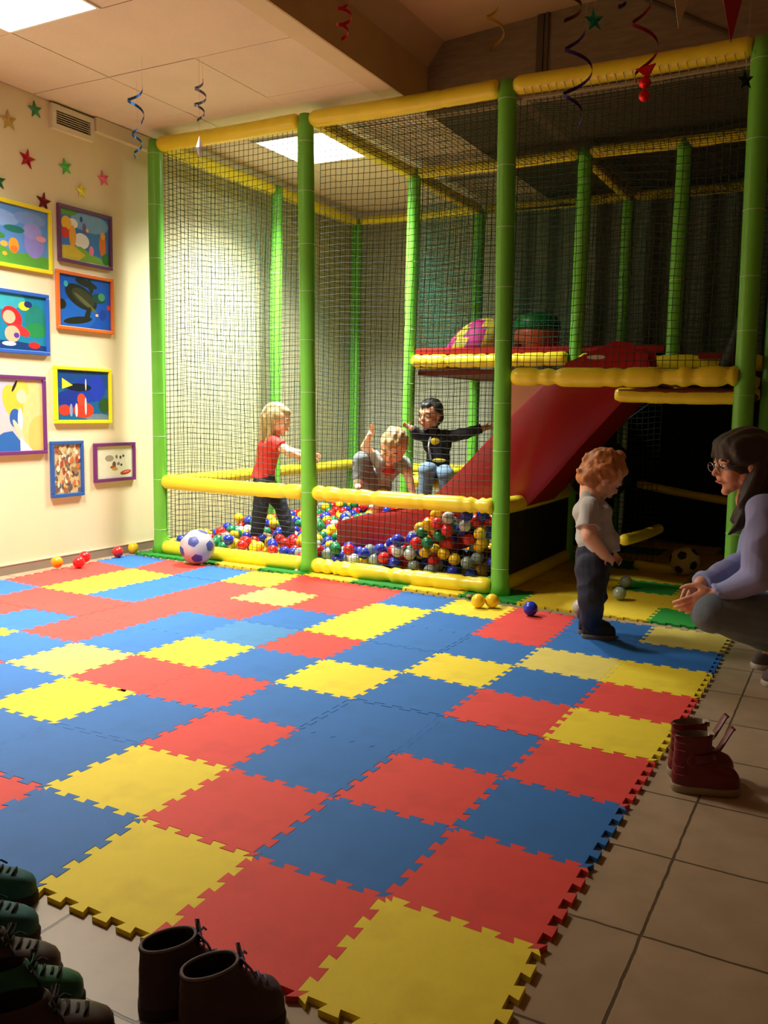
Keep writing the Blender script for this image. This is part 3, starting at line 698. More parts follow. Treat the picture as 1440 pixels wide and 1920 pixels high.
# ---------------------------------------------------------------- pictures on the left wall (generic stand-ins for the prints)
def wall_point(px, py): return at(px, py, X=WX)
PALC = {}
def pm(c):
    if c not in PALC: PALC[c] = mat('print ink %d %d %d' % c, srgb(*c), .35, .05, 30)
    return PALC[c]
def ell(cx, cy, rx, ry, n=20, a=0):
    o = []
    for i in range(n):
        t = 2*math.pi*i/n; x, y = rx*math.cos(t), ry*math.sin(t)
        o.append((cx+x*math.cos(a)-y*math.sin(a), cy+x*math.sin(a)+y*math.cos(a)))
    return o
def picture(y0, y1, z0, z1, col, shapes, lab, fw=.021, bg=(90,140,210)):
    t = empty('framed_picture', (WX, (y0+y1)/2, z0), lab, 'picture', 'framed pictures on the left wall')
    b = MB(); d0, d1 = .002, .022
    for (ya, yb, za, zb) in ((y0, y1, z1-fw, z1), (y0, y1, z0, z0+fw), (y0, y0+fw, z0+fw, z1-fw), (y1-fw, y1, z0+fw, z1-fw)):
        b.box((WX+d0, ya, za), (WX+d1, yb, zb))
    o = b.build('frame', mat('frame %d %d %d' % col, srgb(*col), .35), t)
    bv = o.modifiers.new('bevel', 'BEVEL'); bv.width = .003; bv.segments = 2
    mats = [pm(bg)]; b = MB(); ya, yb, za, zb = y0+fw, y1-fw, z0+fw, z1-fw
    b.box((WX+.003, ya, za), (WX+.010, yb, zb), 0)
    for k, (c, poly) in enumerate(shapes):
        m = pm(c)
        if m not in mats: mats.append(m)
        q = [(ya+(yb-ya)*min(1,max(0,u)), za+(zb-za)*min(1,max(0,v))) for u, v in poly]; x = WX+.0101+.00006*k
        ar = sum(q[i][0]*q[(i+1) % len(q)][1]-q[(i+1) % len(q)][0]*q[i][1] for i in range(len(q)))
        if ar < 0: q = q[::-1]
        tri = tessellate_polygon([[Vector((a_, b_, 0)) for a_, b_ in q]]); F = []
        for tr in tri:
            A_, B_, C2 = (q[i] for i in tr); F.append(tuple(tr) if (B_[0]-A_[0])*(C2[1]-A_[1])-(B_[1]-A_[1])*(C2[0]-A_[0]) > 0 else (tr[0], tr[2], tr[1]))
        b.add([(x, a_, b_) for a_, b_ in q], F, mats.index(m))
    b.build('print', mats, t)
    g = MB(); g.box((WX+.0125, ya, za), (WX+.0135, yb, zb))
    return t
def blobs(seed, n, cols, x0=0, x1=1, y0=0, y1=1, r0=.04, r1=.1):
    q = random.Random(seed); return [(q.choice(cols), ell(q.uniform(x0,x1), q.uniform(y0,y1), q.uniform(r0,r1), q.uniform(r0,r1), 9, q.uniform(0,3))) for _ in range(n)]
hills = [((92,160,60), [(0,0),(1,0),(1,.2),(.8,.26),(.55,.2),(.3,.3),(0,.24)])]
picture(1.60, 2.127, 1.698, 2.058, (240,222,40), [((132,164,222), ell(.3,.75,.3,.14)), ((118,150,214), ell(.75,.82,.22,.12))]+hills+
        [((140,132,206), ell(.80,.42,.14,.26)), ((150,142,214), ell(.78,.62,.13,.14)), ((222,150,160), ell(.90,.52,.07,.05)), ((232,160,50), ell(.52,.32,.07,.13)), ((226,120,50), ell(.52,.26,.05,.06)), ((40,120,110), ell(.53,.60,.14,.06))]+blobs(3,9,[(236,180,70),(70,140,60),(210,110,60)],0,.45,.12,.5,.03,.06),
        'yellow framed print with lilac and orange shapes under blue sky, by the photo edge')
picture(2.174, 2.588, 1.785, 2.110, (104,58,104), [((120,170,226), ell(.6,.82,.4,.2)), ((234,238,244), ell(.42,.42,.16,.16)), ((236,236,240), ell(.25,.74,.1,.1)), ((88,160,60), ell(.12,.97,.22,.09))]+
        [((128,176,64), [(0,0),(1,0),(1,.1),(.7,.16),(.4,.3),(.2,.28),(0,.2)]), ((214,190,60), [(0,0),(.35,0),(.5,.14),(.25,.3),(0,.26)]), ((240,190,50), ell(.12,.72,.1,.14)), ((214,60,50), ell(.09,.52,.09,.11)), ((236,170,60), ell(.24,.48,.07,.22)), ((226,120,40), ell(.86,.42,.07,.24)), ((240,170,60), ell(.87,.62,.05,.08)), ((60,130,60), ell(.93,.14,.09,.12)), ((230,130,170), ell(.62,.26,.05,.1)), ((110,90,180), ell(.48,.68,.04,.12)), ((240,200,80), ell(.54,.66,.03,.04)), ((40,70,170), ell(.42,.86,.03,.06))],
        'purple framed print of green hills with orange shapes, top of the right picture column', bg=(66,126,206))
picture(2.153, 2.592, 1.397, 1.737, (226,112,44), [((30,100,200), ell(.3,.25,.4,.3)), ((34,34,26), ell(.42,.60,.20,.34,24,1.0)), ((56,58,36), ell(.46,.60,.13,.25,20,1.0)), ((96,96,60), ell(.50,.50,.04,.28,16,.9)), ((34,34,26), ell(.52,.88,.22,.07,20,-.25)), ((34,34,26), ell(.60,.84,.05,.14,16,.2)), ((34,34,26), ell(.35,.14,.28,.07,20,.2)), ((34,34,26), ell(.54,.28,.05,.16,16,-.3)), ((34,34,26), ell(.05,.42,.08,.10)), ((34,70,62), ell(.76,.62,.14,.10)), ((70,150,110), ell(.82,.66,.07,.08)), ((60,170,190), ell(.13,.82,.04,.06)), ((30,60,170), ell(.84,.30,.07,.11)), ((236,200,150), ell(.72,.28,.03,.03)), ((206,60,60), ell(.96,.46,.04,.05))],
        'orange framed print with a dark oval form on deep blue', bg=(22,84,190))
picture(1.60, 2.094, 1.236, 1.580, (50,98,190), [((60,170,190), ell(.35,.9,.35,.2)), ((34,130,120), ell(.85,.55,.16,.3)), ((40,140,80), ell(.86,.38,.16,.14)), ((24,60,120), [(0,0),(1,0),(1,.1),(.5,.16),(0,.14)]), ((206,40,50), ell(.50,.58,.14,.2,20,.3)), ((216,54,56), ell(.62,.36,.16,.08,20,-.6)), ((236,180,150), ell(.46,.58,.09,.12)), ((236,180,150), ell(.50,.28,.11,.15)), ((90,60,160), ell(.56,.26,.04,.05)), ((246,220,50), ell(.68,.80,.08,.08)), ((40,50,110), ell(.74,.84,.06,.06)), ((214,44,40), ell(.82,.10,.09,.06)), ((250,250,250), ell(.45,.1,.1,.04))],
        'blue framed print of a teal underwater scene with red shapes, by the photo edge', bg=(30,130,170))
picture(2.120, 2.562, .845, 1.183, (244,226,36), [((24,70,140), ell(.5,.8,.6,.25)), ((26,60,170), ell(.62,.62,.32,.26)), ((34,60,186), ell(.78,.66,.14,.28)), ((14,24,50), ell(.42,.66,.24,.08)), ((240,228,60), [(.1,.84),(.1,.62),(.3,.7)]), ((246,236,190), ell(.55,.72,.012,.12)), ((28,52,150), ell(.25,.42,.28,.18)), ((40,84,44), ell(.92,.3,.12,.16)), ((110,130,150), ell(.78,.05,.25,.08)), ((226,62,44), ell(.5,.2,.2,.16)), ((226,62,44), ell(.14,.2,.11,.11)), ((232,74,50), ell(.46,.42,.08,.12)), ((240,220,220), ell(.36,.2,.025,.14)), ((240,220,220), ell(.54,.28,.02,.18)), ((150,150,190), ell(.26,.2,.03,.13))],
        'yellow framed print of blue and orange shapes, right column below the orange frame', bg=(22,96,150))
picture(1.60, 2.057, .673, 1.116, (112,50,118), [((196,190,216), ell(.2,.8,.4,.3)), ((232,206,140), ell(.85,.4,.25,.6)), ((226,196,110), ell(.95,.2,.2,.3)), ((236,196,70), ell(.52,.68,.15,.25,24,.35)), ((240,204,90), ell(.66,.86,.12,.12)), ((246,206,176), ell(.66,.76,.085,.1)), ((52,98,180), ell(.55,.46,.09,.13)), ((240,236,244), ell(.63,.44,.04,.16)), ((246,206,176), ell(.60,.28,.04,.18,16,.5)), ((46,104,184), [(.1,0),(.62,0),(.62,.14),(.5,.28),(.36,.26),(.18,.16)]), ((236,226,240), [(.62,0),(.82,0),(.7,.12),(.62,.2)]), ((40,30,30), ell(.55,.9,.02,.09,12,-.5))],
        'purple framed pale print with gold and blue shapes, cut by the photo edge', bg=(214,196,204))
picture(2.083, 2.327, .408, .742, (44,92,170), blobs(11, 110, [(206,176,120),(150,110,80),(226,206,170),(110,86,90),(196,110,60),(170,70,60),(90,96,120),(230,220,190)], .02, .98, .02, .98, .03, .08),
        'small upright blue framed print crowded with brown and cream shapes, lowest of all', bg=(206,180,130))
picture(2.413, 2.761, .477, .722, (112,44,110), [((160,150,130), ell(.35,.62,.12,.1)), ((110,104,96), ell(.55,.66,.03,.06)), ((60,58,56), ell(.66,.64,.03,.05)), ((70,66,60), ell(.74,.68,.03,.04)), ((90,80,70), ell(.48,.42,.05,.1)), ((170,80,60), ell(.45,.34,.08,.05)), ((120,110,160), ell(.60,.44,.04,.05)), ((80,70,60), ell(.68,.40,.03,.04)), ((190,150,70), ell(.5,.28,.08,.05)), ((176,50,40), ell(.80,.16,.16,.07,16,.25)), ((226,120,110), ell(.82,.18,.10,.03,16,.25))],
        'small purple framed pale print with a red mark, lowest right next to the green post', bg=(222,222,196))
# foil stars stuck on the wall
def star_mesh(px, py, size, col, lab, rot, metal=.55, rough=.22):
    p = wall_point(px, py); m = mat('foil '+lab.split()[0]+str(px), srgb(*col), rough, metal=metal)
    b = MB(); P = [(.014, 0, 0)]
    for k in range(10):
        r = size if k % 2 == 0 else size*.42; a = rot+math.pi/2+k*math.pi/5; P.append((.004 if k % 2 else .0065, r*math.cos(a), r*math.sin(a)))
    P += [(.0005, q[1], q[2]) for q in P[1:]]; F = [(0, 1+k, 1+(k+1) % 10) for k in range(10)] + [(1+(k+1) % 10, 1+k, 11+k, 11+(k+1) % 10) for k in range(10)]
    b.add(P, F); o = b.build('foil_star', m); o.location = (WX+.001, p.y, p.z)
    return tag(o, lab, 'star', 'stars stuck on the left wall')
star_mesh(15, 226, .055, (196,168,84), 'matt gold star high on the wall at the photo edge', .1, .3, .5)
star_mesh(65, 206, .048, (70,150,90), 'matt green star beside the air vent', .15, .3, .5)
star_mesh(50, 298, .055, (190,24,48), 'shiny red star under the matt gold one', -.15)
star_mesh(122, 313, .048, (90,200,90), 'shiny green star left of the pink one', .25)
star_mesh(193, 335, .048, (236,110,150), 'shiny pink star nearest the green post', .25)
star_mesh(152, 358, .046, (236,226,90), 'shiny yellow star above the purple frame', .1)
star_mesh(81, 378, .052, (120,10,30), 'dark red star above the gap between two picture frames', -.1)
star_mesh(-4, 339, .048, (20,110,60), 'dark green star cut by the photo edge', 0.1)
# ---------------------------------------------------------------- hanging decorations
def swirl(top, bottom_z, col, lab, turns=2.5, R=.05, w=.014, ph=0, metal=.7, ceil=None, end=None):
    m = mat('ribbon foil %d %d %d' % col, srgb(*col), .3, metal=metal); n = int(30*turns); top = Vector(top); L = top.z-bottom_z
    t = empty('ribbon_swirl', top, lab, 'hanging ribbon', 'hanging ribbon swirls')
    V_ = []; F = []
    for i in range(n+1):
        s_ = i/n; a = ph+s_*turns*2*math.pi; r = R*(.55+.6*math.sin(math.pi*min(1, s_*1.1))); z = top.z-L*s_
        c = Vector((top.x+r*math.cos(a), top.y+r*math.sin(a), z)); o_ = Vector((math.cos(a), math.sin(a), 0))
        for dz, dr in ((w/2, 0), (-w/2, 0), (-w/2, .0009), (w/2, .0009)): V_.append(c+Vector((0,0,dz))+o_*dr)
    for i in range(n):
        a = i*4
        for q in range(4): F.append((a+q, a+(q+1) % 4, a+4+(q+1) % 4, a+4+q))
    b = MB(); b.add(V_, F); b.build('ribbon', m, t, smooth=False)
    if ceil:
        b = MB(); b.tube([(V_[0][0], V_[0][1], top.z), (V_[0][0], V_[0][1], ceil)], .0006, 4); b.build('thread', mat('thread', srgb(190,190,180), .5), t)
    return t
def hang(px, y0, y1, d, **k):
    a = at(px, y0, d=d); b_ = at(px, y1, d=d); return a, b_.z
for px, y0, y1, d, col, lab, tu, R, ph, cz in (
    (258, 162, 226, 4.25, (40,90,150), 'blue swirl hanging from the panel ceiling near the picture wall', 1.1, .042, 1.0, CZ),
    (256, 240, 296, 4.6, (50,110,170), 'small faint blue swirl in front of the duct box', 1.5, .025, 2.0, CZ),
    (375, 150, 226, 4.3, (110,110,130), 'dark silver swirl above the white diamond', 2.6, .026, 0.4, CZ),
    (645, 0, 68, 3.4, (190,30,60), 'thin red curl hanging beside the stepped ceiling', 2.4, .026, .2, UZ),
    (930, 10, 90, 3.5, (196,160,70), 'gold swirl left of the green star', 1.3, .035, 1.4, UZ),
    (1068, 0, 34, 3.2, (90,60,40), 'short brown curl beside the green star', .6, .04, 5.2, UZ),
    (1085, 52, 225, 3.3, (60,44,110), 'long violet swirl hanging below the green star', 2.1, .05, .6, UZ),
    (1212, 2, 150, 3.1, (130,24,50), 'dark red swirl ending in a red ornament', 1.5, .045, 1.0, UZ),
    (1170, 0, 14, 3.0, (50,36,60), 'end of a dark curl at the top photo edge', .5, .02, 1.0, UZ)):
    a = at(px, y0, d=d); b_ = at(px, y1, d=d); swirl(a, b_.z, col, lab, tu, R, ph=ph, ceil=cz)
p = at(374, 276, d=4.3); b = MB(); R = .018
b.add([(0,0,.055),(R,0,0),(0,R*.35,0),(-R,0,0),(0,-R*.35,0),(0,0,-.055)], [(0,1,2),(0,2,3),(0,3,4),(0,4,1),(5,2,1),(5,3,2),(5,4,3),(5,1,4)])
o = b.build('foil_diamond', mat('bright silver foil', srgb(240,240,250), .15, metal=.6, emit=None)); o.location = p; o.rotation_euler[2] = .4
tag(o, 'bright silver diamond hanging in front of the netting', 'ornament')
b = MB(); b.tube([p+Vector((0,0,.05)), Vector((p.x, p.y, CZ))], .0006, 4); b.build('thread', MATS['thread'], o, origin=p)
def hang_star(px, py, d, size, col, lab):
    c = at(px, py, d=d); b = MB(); P = [(0,-.012,0),(0,.012,0)]
    for k in range(10):
        r = size if k % 2 == 0 else size*.42; a = math.pi/2+k*math.pi/5+.15; P.append((r*math.cos(a), 0, r*math.sin(a)))
    F = [(0, 2+(k+1) % 10, 2+k) for k in range(10)]+[(1, 2+k, 2+(k+1) % 10) for k in range(10)]
    b.add(P, F); o = b.build('hanging_foil_star', mat('foil '+lab, srgb(*col), .2, metal=.8)); o.location = c; o.rotation_euler[2] = YAW+.3
    q = MB(); q.tube([c+Vector((0,0,size)), Vector((c.x, c.y, UZ))], .0006, 4); q.build('thread', MATS['thread'], o, origin=c)
    return tag(o, lab, 'star')
hang_star(1114, 38, 3.3, .045, (20,140,110), 'green foil star hanging from the upper ceiling')
o = hang_star(1398, 150, 3.5, .042, (24,60,30), 'dark green foil star hanging beside the right green post')
c = at(1209, 155, d=3.1); b = MB(); b.sphere((0,0,0), (.022,.022,.020), 14, 8); b.sphere((0,0,-.045), (.020,.020,.020), 14, 8); b.tube([(0,0,.06),(0,0,-.03)], .003, 5)
b.add([(-.035,-.004,.05),(.035,-.004,.06),(.01,-.004,.015),(-.035,.004,.05),(.035,.004,.06),(.01,.004,.015)], [(0,2,1),(3,4,5),(0,1,4,3),(1,2,5,4),(2,0,3,5)])
o = b.build('foil_ornament', mat('red foil', srgb(230,30,40), .25, metal=.6), smooth=False); o.location = c; tag(o, 'red foil ornament hanging at the end of the dark red swirl', 'ornament')
def pennant(px0, px1, pxt, yt, d, col, lab):
    a = at(px0, -25, d=d); b_ = at(px1, -25, d=d); t_ = at(pxt, yt, d=d); n = FW*.0012
    V_ = [a, b_, t_]; b = MB(); b.add([v-n for v in V_]+[v+n for v in V_], [(0,2,1),(3,4,5),(0,1,4,3),(1,2,5,4),(2,0,3,5)])
    tag(b.build('pennant', mat('pennant '+lab[:5], srgb(*col), .7)), lab, 'pennant', 'pennants hanging at the upper right')
pennant(1262, 1300, 1272, 53, 2.9, (190,176,150), 'white cloth pennant at the upper right')
pennant(1352, 1398, 1370, 80, 2.8, (160,20,28), 'red cloth pennant at the upper right corner')
b = MB(); b.tube([at(1180, -34, d=3.0), at(1262, -26, d=2.9), at(1300, -26, d=2.9), at(1352, -27, d=2.8), at(1400, -30, d=2.8), at(1500, -60, d=2.7)], .002, 5)
tag(b.build('bunting_cord', MATS['thread']), 'cord carrying the pennants under the upper ceiling', 'cord')
# ---------------------------------------------------------------- people
ZV = Vector((0,0,1)); RH = Vector((RT.x, RT.y, 0)).normalized(); DH = Vector((-RH.y, RH.x, 0))
def axes(f, u):
    f = Vector(f).normalized(); u = Vector(u); u = (u-f*u.dot(f)).normalized(); s = u.cross(f)
    return f, s, u, Matrix((f, s, u)).transposed()
def blob(name, prims, m, parent, voxel=.005, smooth=4, disp=None, origin=None):
    """one continuous surface grown round overlapping volumes"""
    b = MB()
    for p in prims:
        if p[0] in 'ct':
            _, a, ra, c, rc = p[:5]; a = Vector(a); c = Vector(c); fl = p[5] if len(p) > 5 else None
            d = c-a; L = d.length
            if L < 1e-5: b.sphere(a, ra, 16, 10); continue
            t = d/L; pts = []; rad = []
            if p[0] == 'c':
                for k in (1, .92, .75, .5, .25): pts.append(a-t*ra*k); rad.append(max(ra*math.sqrt(max(0, 1-k*k)), ra*.08))
            pts += [a, a.lerp(c, .5), c]; rad += [ra, (ra+rc)/2, rc]
            if p[0] == 'c':
                for k in (.25, .5, .75, .92, 1): pts.append(c+t*rc*k); rad.append(max(rc*math.sqrt(max(0, 1-k*k)), rc*.08))
            b.tube(pts, rad, 16, flat=fl)
        else: b.sphere(p[1], p[2], 20, 14, M=p[3] if len(p) > 3 else None)
    tmp = b.build('tmp', m); r = tmp.modifiers.new('r', 'REMESH'); r.mode = 'VOXEL'; r.voxel_size = voxel; r.adaptivity = 0; r.use_smooth_shade = True
    s = tmp.modifiers.new('s', 'SMOOTH'); s.factor = .5; s.iterations = smooth
    dg = bpy.context.evaluated_depsgraph_get(); dg.update(); me = bpy.data.meshes.new_from_object(tmp.evaluated_get(dg)); me.name = name
    old = tmp.data; bpy.data.objects.remove(tmp); bpy.data.meshes.remove(old)
    n = len(me.vertices); co = np.empty(n*3); me.vertices.foreach_get('co', co); co = co.reshape(-1, 3)
    if disp: co = disp(co, me)
    org = Vector(origin) if origin is not None else (parent.matrix_basis.translation if parent is not None and parent.get('_world') else Vector((0,0,0)))
    co = co - np.array(org); me.vertices.foreach_set('co', co.ravel()); me.polygons.foreach_set('use_smooth', [True]*len(me.polygons)); me.update()
    if not me.materials: me.materials.append(m)
    o = bpy.data.objects.new(name, me); COL.objects.link(o); o.parent = parent
    return o
def wrinkle(amp, f1, seed=0, dirv=(0,0,1)):
    rr = random.Random(seed); W_ = [(rr.uniform(.5,1)*f1*np.array([rr.gauss(0,1) for _ in range(3)]), rr.uniform(0,6.28)) for _ in range(7)]
    def fn(co, me):
        n = np.empty(len(co)*3); me.vertices.foreach_get('normal', n) if hasattr(me.vertices[0], 'normal') else None; n = n.reshape(-1, 3)
        s = np.zeros(len(co))
        for k, ph in W_: s += np.sin(co@k+ph)
        s = -np.abs(s/3)+.3
        return co + n*(s*amp)[:, None]
    return fn
m_skin = mat('skin', srgb(236,170,138), .5, .04, 12, sss=.12); m_skin2 = mat('skin fair', srgb(242,186,156), .5, .04, 12, sss=.12); m_skin3 = mat('skin light brown', srgb(196,138,108), .5, .04, 12, sss=.08)
m_eyew = mat('eye white', srgb(226,222,214), .25); m_iris = mat('eye dark', srgb(40,30,26), .2); m_lip = mat('lip', srgb(206,110,100), .4); m_brow = mat('brow brown', srgb(96,66,44), .8)
def head_prims(c, f, u, H, child=True):
    f, s, u, M = axes(f, u); P = lambda a, b_, d: c + f*a*H + s*b_*H + u*d*H
    ck = 1.12 if child else 1.0
    pr = [('e', P(-.06,0,.10), (.43*H,.355*H*(1.04 if child else 1),.40*H), M), ('e', P(.10,0,-.10), (.27*H,.27*H*ck,.30*H), M),
          ('e', P(.20,0,-.30), (.13*H,.16*H*ck,.14*H), M), ('e', P(.29,0,-.41), (.07*H,.09*H,.07*H), M),
          ('e', P(.27,0,.09), (.12*H,.24*H,.10*H), M), ('e', P(.34,0,-.235), (.055*H,.10*H,.05*H), M),
          ('c', P(.36,0,.03), .030*H, P(.425 if child else .45,0,-.10), (.042 if child else .045)*H), ('e', P(.39,0,-.115), (.055*H,.065*H,.035*H), M),
          ('e', P(.375,0,-.212), (.035*H,.085*H,.022*H), M), ('e', P(.365,0,-.262), (.035*H,.075*H,.024*H), M)]
    for q in (-1, 1):
        pr += [('e', P(.23,.15*q,-.16), (.13*H,.12*H*ck,.14*H), M), ('e', P(-.03,.345*q,-.04), (.075*H,.035*H,.125*H), M), ('e', P(.0,.33*q,-.12), (.04*H,.03*H,.05*H), M),
               ('e', P(.33,.13*q,.065), (.05*H,.10*H,.03*H), M), ('e', P(.05,.25*q,-.22), (.12*H,.08*H,.14*H), M)]
    return pr
def face_parts(parent_body, c, f, u, H, org, eye=1.0, brow=None):
    f, s, u, M = axes(f, u); P = lambda a, b_, d: c + f*a*H + s*b_*H + u*d*H
    for q in (-1, 1):
        b = MB(); b.sphere(P(.318,.145*q,.005), (.052*H*eye,.062*H*eye,.040*H*eye), 14, 10, M=M); o = b.build('eye', m_eyew, parent_body, smooth=True, origin=org); o.location = (0,0,0)
        b = MB(); b.sphere(P(.352-.02*(1-eye),.145*q,-.004-.06*(1-eye)), (.022*H,.030*H,.030*H), 12, 8, M=M); w = b.build('iris', m_iris, o, smooth=True, origin=org); w.location = (0,0,0)
        b = MB(); b.tube([P(.355,.075*q,.095), P(.375,.14*q,.115), P(.325,.215*q,.095)], .014*H, 6); w = b.build('eyebrow', brow or m_brow, parent_body, smooth=True, origin=org); w.location = (0,0,0)
    b = MB(); b.tube([P(.375,-.085,-.235), P(.412,-.04,-.232), P(.42,0,-.236), P(.412,.04,-.232), P(.375,.085,-.235)], [.006*H,.017*H,.020*H,.017*H,.006*H], 8)
    w = b.build('mouth', m_lip, parent_body, smooth=True, origin=org); w.location = (0,0,0)
def hand_prims(wrist, fd, pn, k, curl=(.5,.5,.5,.5), side=1, thumb=.9, spread=.12):
    """fd finger direction, pn palm normal (towards the palm side), k hand length, side: +1 puts the thumb on cross(fd, pn)"""
    fd = Vector(fd).normalized(); pn = Vector(pn); pn = (pn-fd*pn.dot(fd)).normalized(); sd = fd.cross(pn)*side
    M = Matrix((fd, sd, pn)).transposed(); pr = [('e', wrist+fd*k*.27, (.29*k,.22*k,.085*k), M), ('e', wrist+fd*k*.40, (.15*k,.215*k,.075*k), M), ('c', wrist-fd*k*.1, .115*k, wrist+fd*k*.12, .12*k)]
    for i, (off, ln, cu) in enumerate(zip((.155,.052,-.052,-.15), (.44,.49,.45,.35), curl)):
        a = wrist+fd*k*.50+sd*off*k; d = (fd+sd*off*spread*8*.35).normalized(); r = .048*k if i < 3 else .041*k; ang = 0
        for seg, fr in enumerate((.45,.31,.24)):
            ang += cu*(.75 if seg == 0 else 1.0); dd = d*math.cos(ang)+pn*math.sin(ang); e = a+dd*ln*fr*k
            pr.append(('c', a, r*(1-.08*seg), e, r*(.92-.1*seg))); a = e
    a = wrist+fd*k*.16+sd*.15*k; d1 = (fd*.55+sd*.75+pn*.35*thumb).normalized(); b_ = a+d1*.24*k; d2 = (fd*.85+sd*.25+pn*.45*thumb).normalized(); c = b_+d2*.19*k; d = c+(fd*.9+pn*.3*thumb).normalized()*.13*k
    pr += [('c', a, .075*k, b_, .058*k), ('c', b_, .055*k, c, .048*k), ('c', c, .047*k, d, .038*k)]
    return pr
def shoe_parts(t, heel, toe, h, w, upper, sole, name_top='upper', laces=None, ankle=None):
    """a low shoe from heel to toe point on the ground, as children of t"""
    heel = Vector(heel); toe = Vector(toe); d = toe-heel; L = d.length; f = d.normalized(); s = ZV.cross(f)
    def outline(k, x0=0, x1=1, n=28):
        o = []
        for i in range(n):
            a = 2*math.pi*i/n; x = .5-.5*math.cos(a); wv = w*(.40+.13*math.sin(math.pi*x)+.07*math.cos(math.pi*2*(x-.72)))*math.sin(a)*k
            e = abs(math.sin(a))**.55*(1 if math.sin(a) > 0 else -1)
            wv = w*.5*e*(.80+.20*math.sin(math.pi*(x*1.1-.2)))*k; o.append((x0+(x1-x0)*x, wv))
        return o
    def R(k, z, x0=0, x1=1): return [heel+f*(x*L)+s*y+ZV*z for x, y in outline(k, x0, x1)]
    b = MB(); b.rings([R(.98, .0), R(1.04, h*.04, -.01, 1.01), R(1.04, h*.2, -.012, 1.015), R(1.0, h*.24, -.0, 1.0)]); so = b.build('sole', sole, t, smooth=True); sharp(so, 50)
    b = MB(); b.rings([R(.97, h*.22, .005, .995), R(1.0, h*.36, .0, 1.0), R(.98, h*.52, -.0, .985), R(.88, h*.66, .0, .93), R(.76, h*.80, .01, .70), R(.66, h*.92, .02, .55), R(.60, h*1.05, .03, .48), R(.55, h*1.12, .04, .46)])
    up = b.build(name_top, upper, t, smooth=True)
    if laces:
        for k in range(3):
            x = .50+.09*k; z = h*(.97-.12*k); q = MB(); q.tube([heel+f*(x*L)+s*(y*w*.26)+ZV*(z-abs(y)*h*.1) for y in (-1,-.4,.4,1)], h*.022, 5); q.build('lace', laces, up, origin=t.location if t.get('_world') else (0,0,0)).location = (0,0,0)
    return up
def hair_cap(name, c, f, u, H, m, parent, extra=(), curly=0, seed=1, voxel=.005, thick=1.0, front=.0):
    f, s, u, M = axes(f, u); P = lambda a, b_, d: c + f*a*H + s*b_*H + u*d*H; rr = random.Random(seed)
    pr = [('e', P(-.10,0,.14), (.45*H*thick,.385*H*thick,.42*H*thick), M), ('e', P(-.22,0,-.06), (.29*H*thick,.34*H*thick,.36*H*thick), M), ('e', P(.14+front,0,.33), (.22*H,.25*H,.14*H), M)]
    if curly:
        for _ in range(curly):
            a, e = rr.uniform(0, 2*math.pi), rr.uniform(-.45, 1.4); d = Vector((math.cos(a)*math.cos(e), math.sin(a)*math.cos(e), math.sin(e)))
            if d.x > .45 and d.z < .55: continue
            p = P(-.10+.44*d.x*thick, .38*d.y*thick, .12+.42*d.z*thick); pr.append(('e', p-(p-c)*.05, (rr.uniform(.05,.09)*H, rr.uniform(.05,.09)*H, rr.uniform(.04,.06)*H), Euler((rr.uniform(0,3), rr.uniform(0,3), 0)).to_matrix()))
    pr += [(p[0],)+tuple(p[1:]) for p in extra]
    rq = [(np.array([rr.gauss(0,1) for _ in range(3)])*60, rr.uniform(0,6)) for _ in range(6)]
    def disp(co, me):
        n = np.empty(len(co)*3); me.vertices.foreach_get('normal', n); n = n.reshape(-1,3); sv = np.array(s); uv = np.array(u)
        q = (co-np.array(c)); w = np.sin((q@sv)/H*34+3*np.sin(q@uv/H*5))*.010*H+np.sin((q@sv)/H*13+q@uv/H*9)*.010*H
        return co+n*w[:, None]
    return blob(name, pr, m, parent, voxel, 2, disp=disp)
def hairmat(name, col): return mat(name, col, .5, .35, 60, .5, 120, sheen=.2, stretch=(1,1,.25))

# ---- toddler standing on the mat, seen from his right side, looking down
D0 = 3.62
g0 = at(1112, 1200, Z=MT)
t = empty('person', (g0.x, g0.y, MT), 'toddler with ginger curls, grey t-shirt and dark jeans standing with bowed head', 'person')
A = lambda px, py, dd=0: at(px, py, d=D0+dd)
hf = RH*.80-ZV*.58+DH*.10; hu = ZV*.80+RH*.58; hc = A(1131, 893, .05); H = .205
neck = A(1107, 930, .04); chest = A(1110, 962, .05); belly = A(1121, 1012, .05); pel = A(1113, 1052, .05)
sR, eR, wR = A(1104, 950, -.045), A(1104, 1003, -.09), A(1133, 1040, -.05); sL, eL, wL = A(1116, 950, .14), A(1125, 1002, .19), A(1146, 1036, .06)
hR, kR = A(1110, 1065, .0), A(1109, 1118, -.03); hL, kL = A(1116, 1062, .11), A(1116, 1112, .12)
fR, fL = at(1110, 1196, Z=MT), at(1103, 1188, Z=MT); aR = Vector((fR.x, fR.y, MT+.075)) - RH*.005; aL = Vector((fL.x, fL.y, MT+.075)) - RH*.01
MC = Matrix((RH, DH, ZV)).transposed()
body = head_prims(hc, hf, hu, H) + [('c', hc-Vector(hu).normalized()*.04-RH*.03, .042, neck, .046), ('e', chest, (.068,.075,.06), MC), ('e', belly, (.078,.078,.075), MC), ('e', pel, (.068,.078,.06), MC),
    ('c', neck, .04, chest, .06), ('c', chest, .062, belly, .072), ('c', chest, .04, sR, .034), ('c', chest, .04, sL, .034), ('c', sR, .034, eR, .031), ('c', eR, .031, wR, .023), ('c', sL, .034, eL, .031), ('c', eL, .031, wL, .023),
    ('c', hR, .056, kR, .040), ('c', kR, .038, aR, .027), ('c', hL, .056, kL, .040), ('c', kL, .038, aL, .027), ('c', aR, .025, aR+RH*.06-ZV*.035, .018), ('c', aL, .025, aL+RH*.06-ZV*.035, .018)]
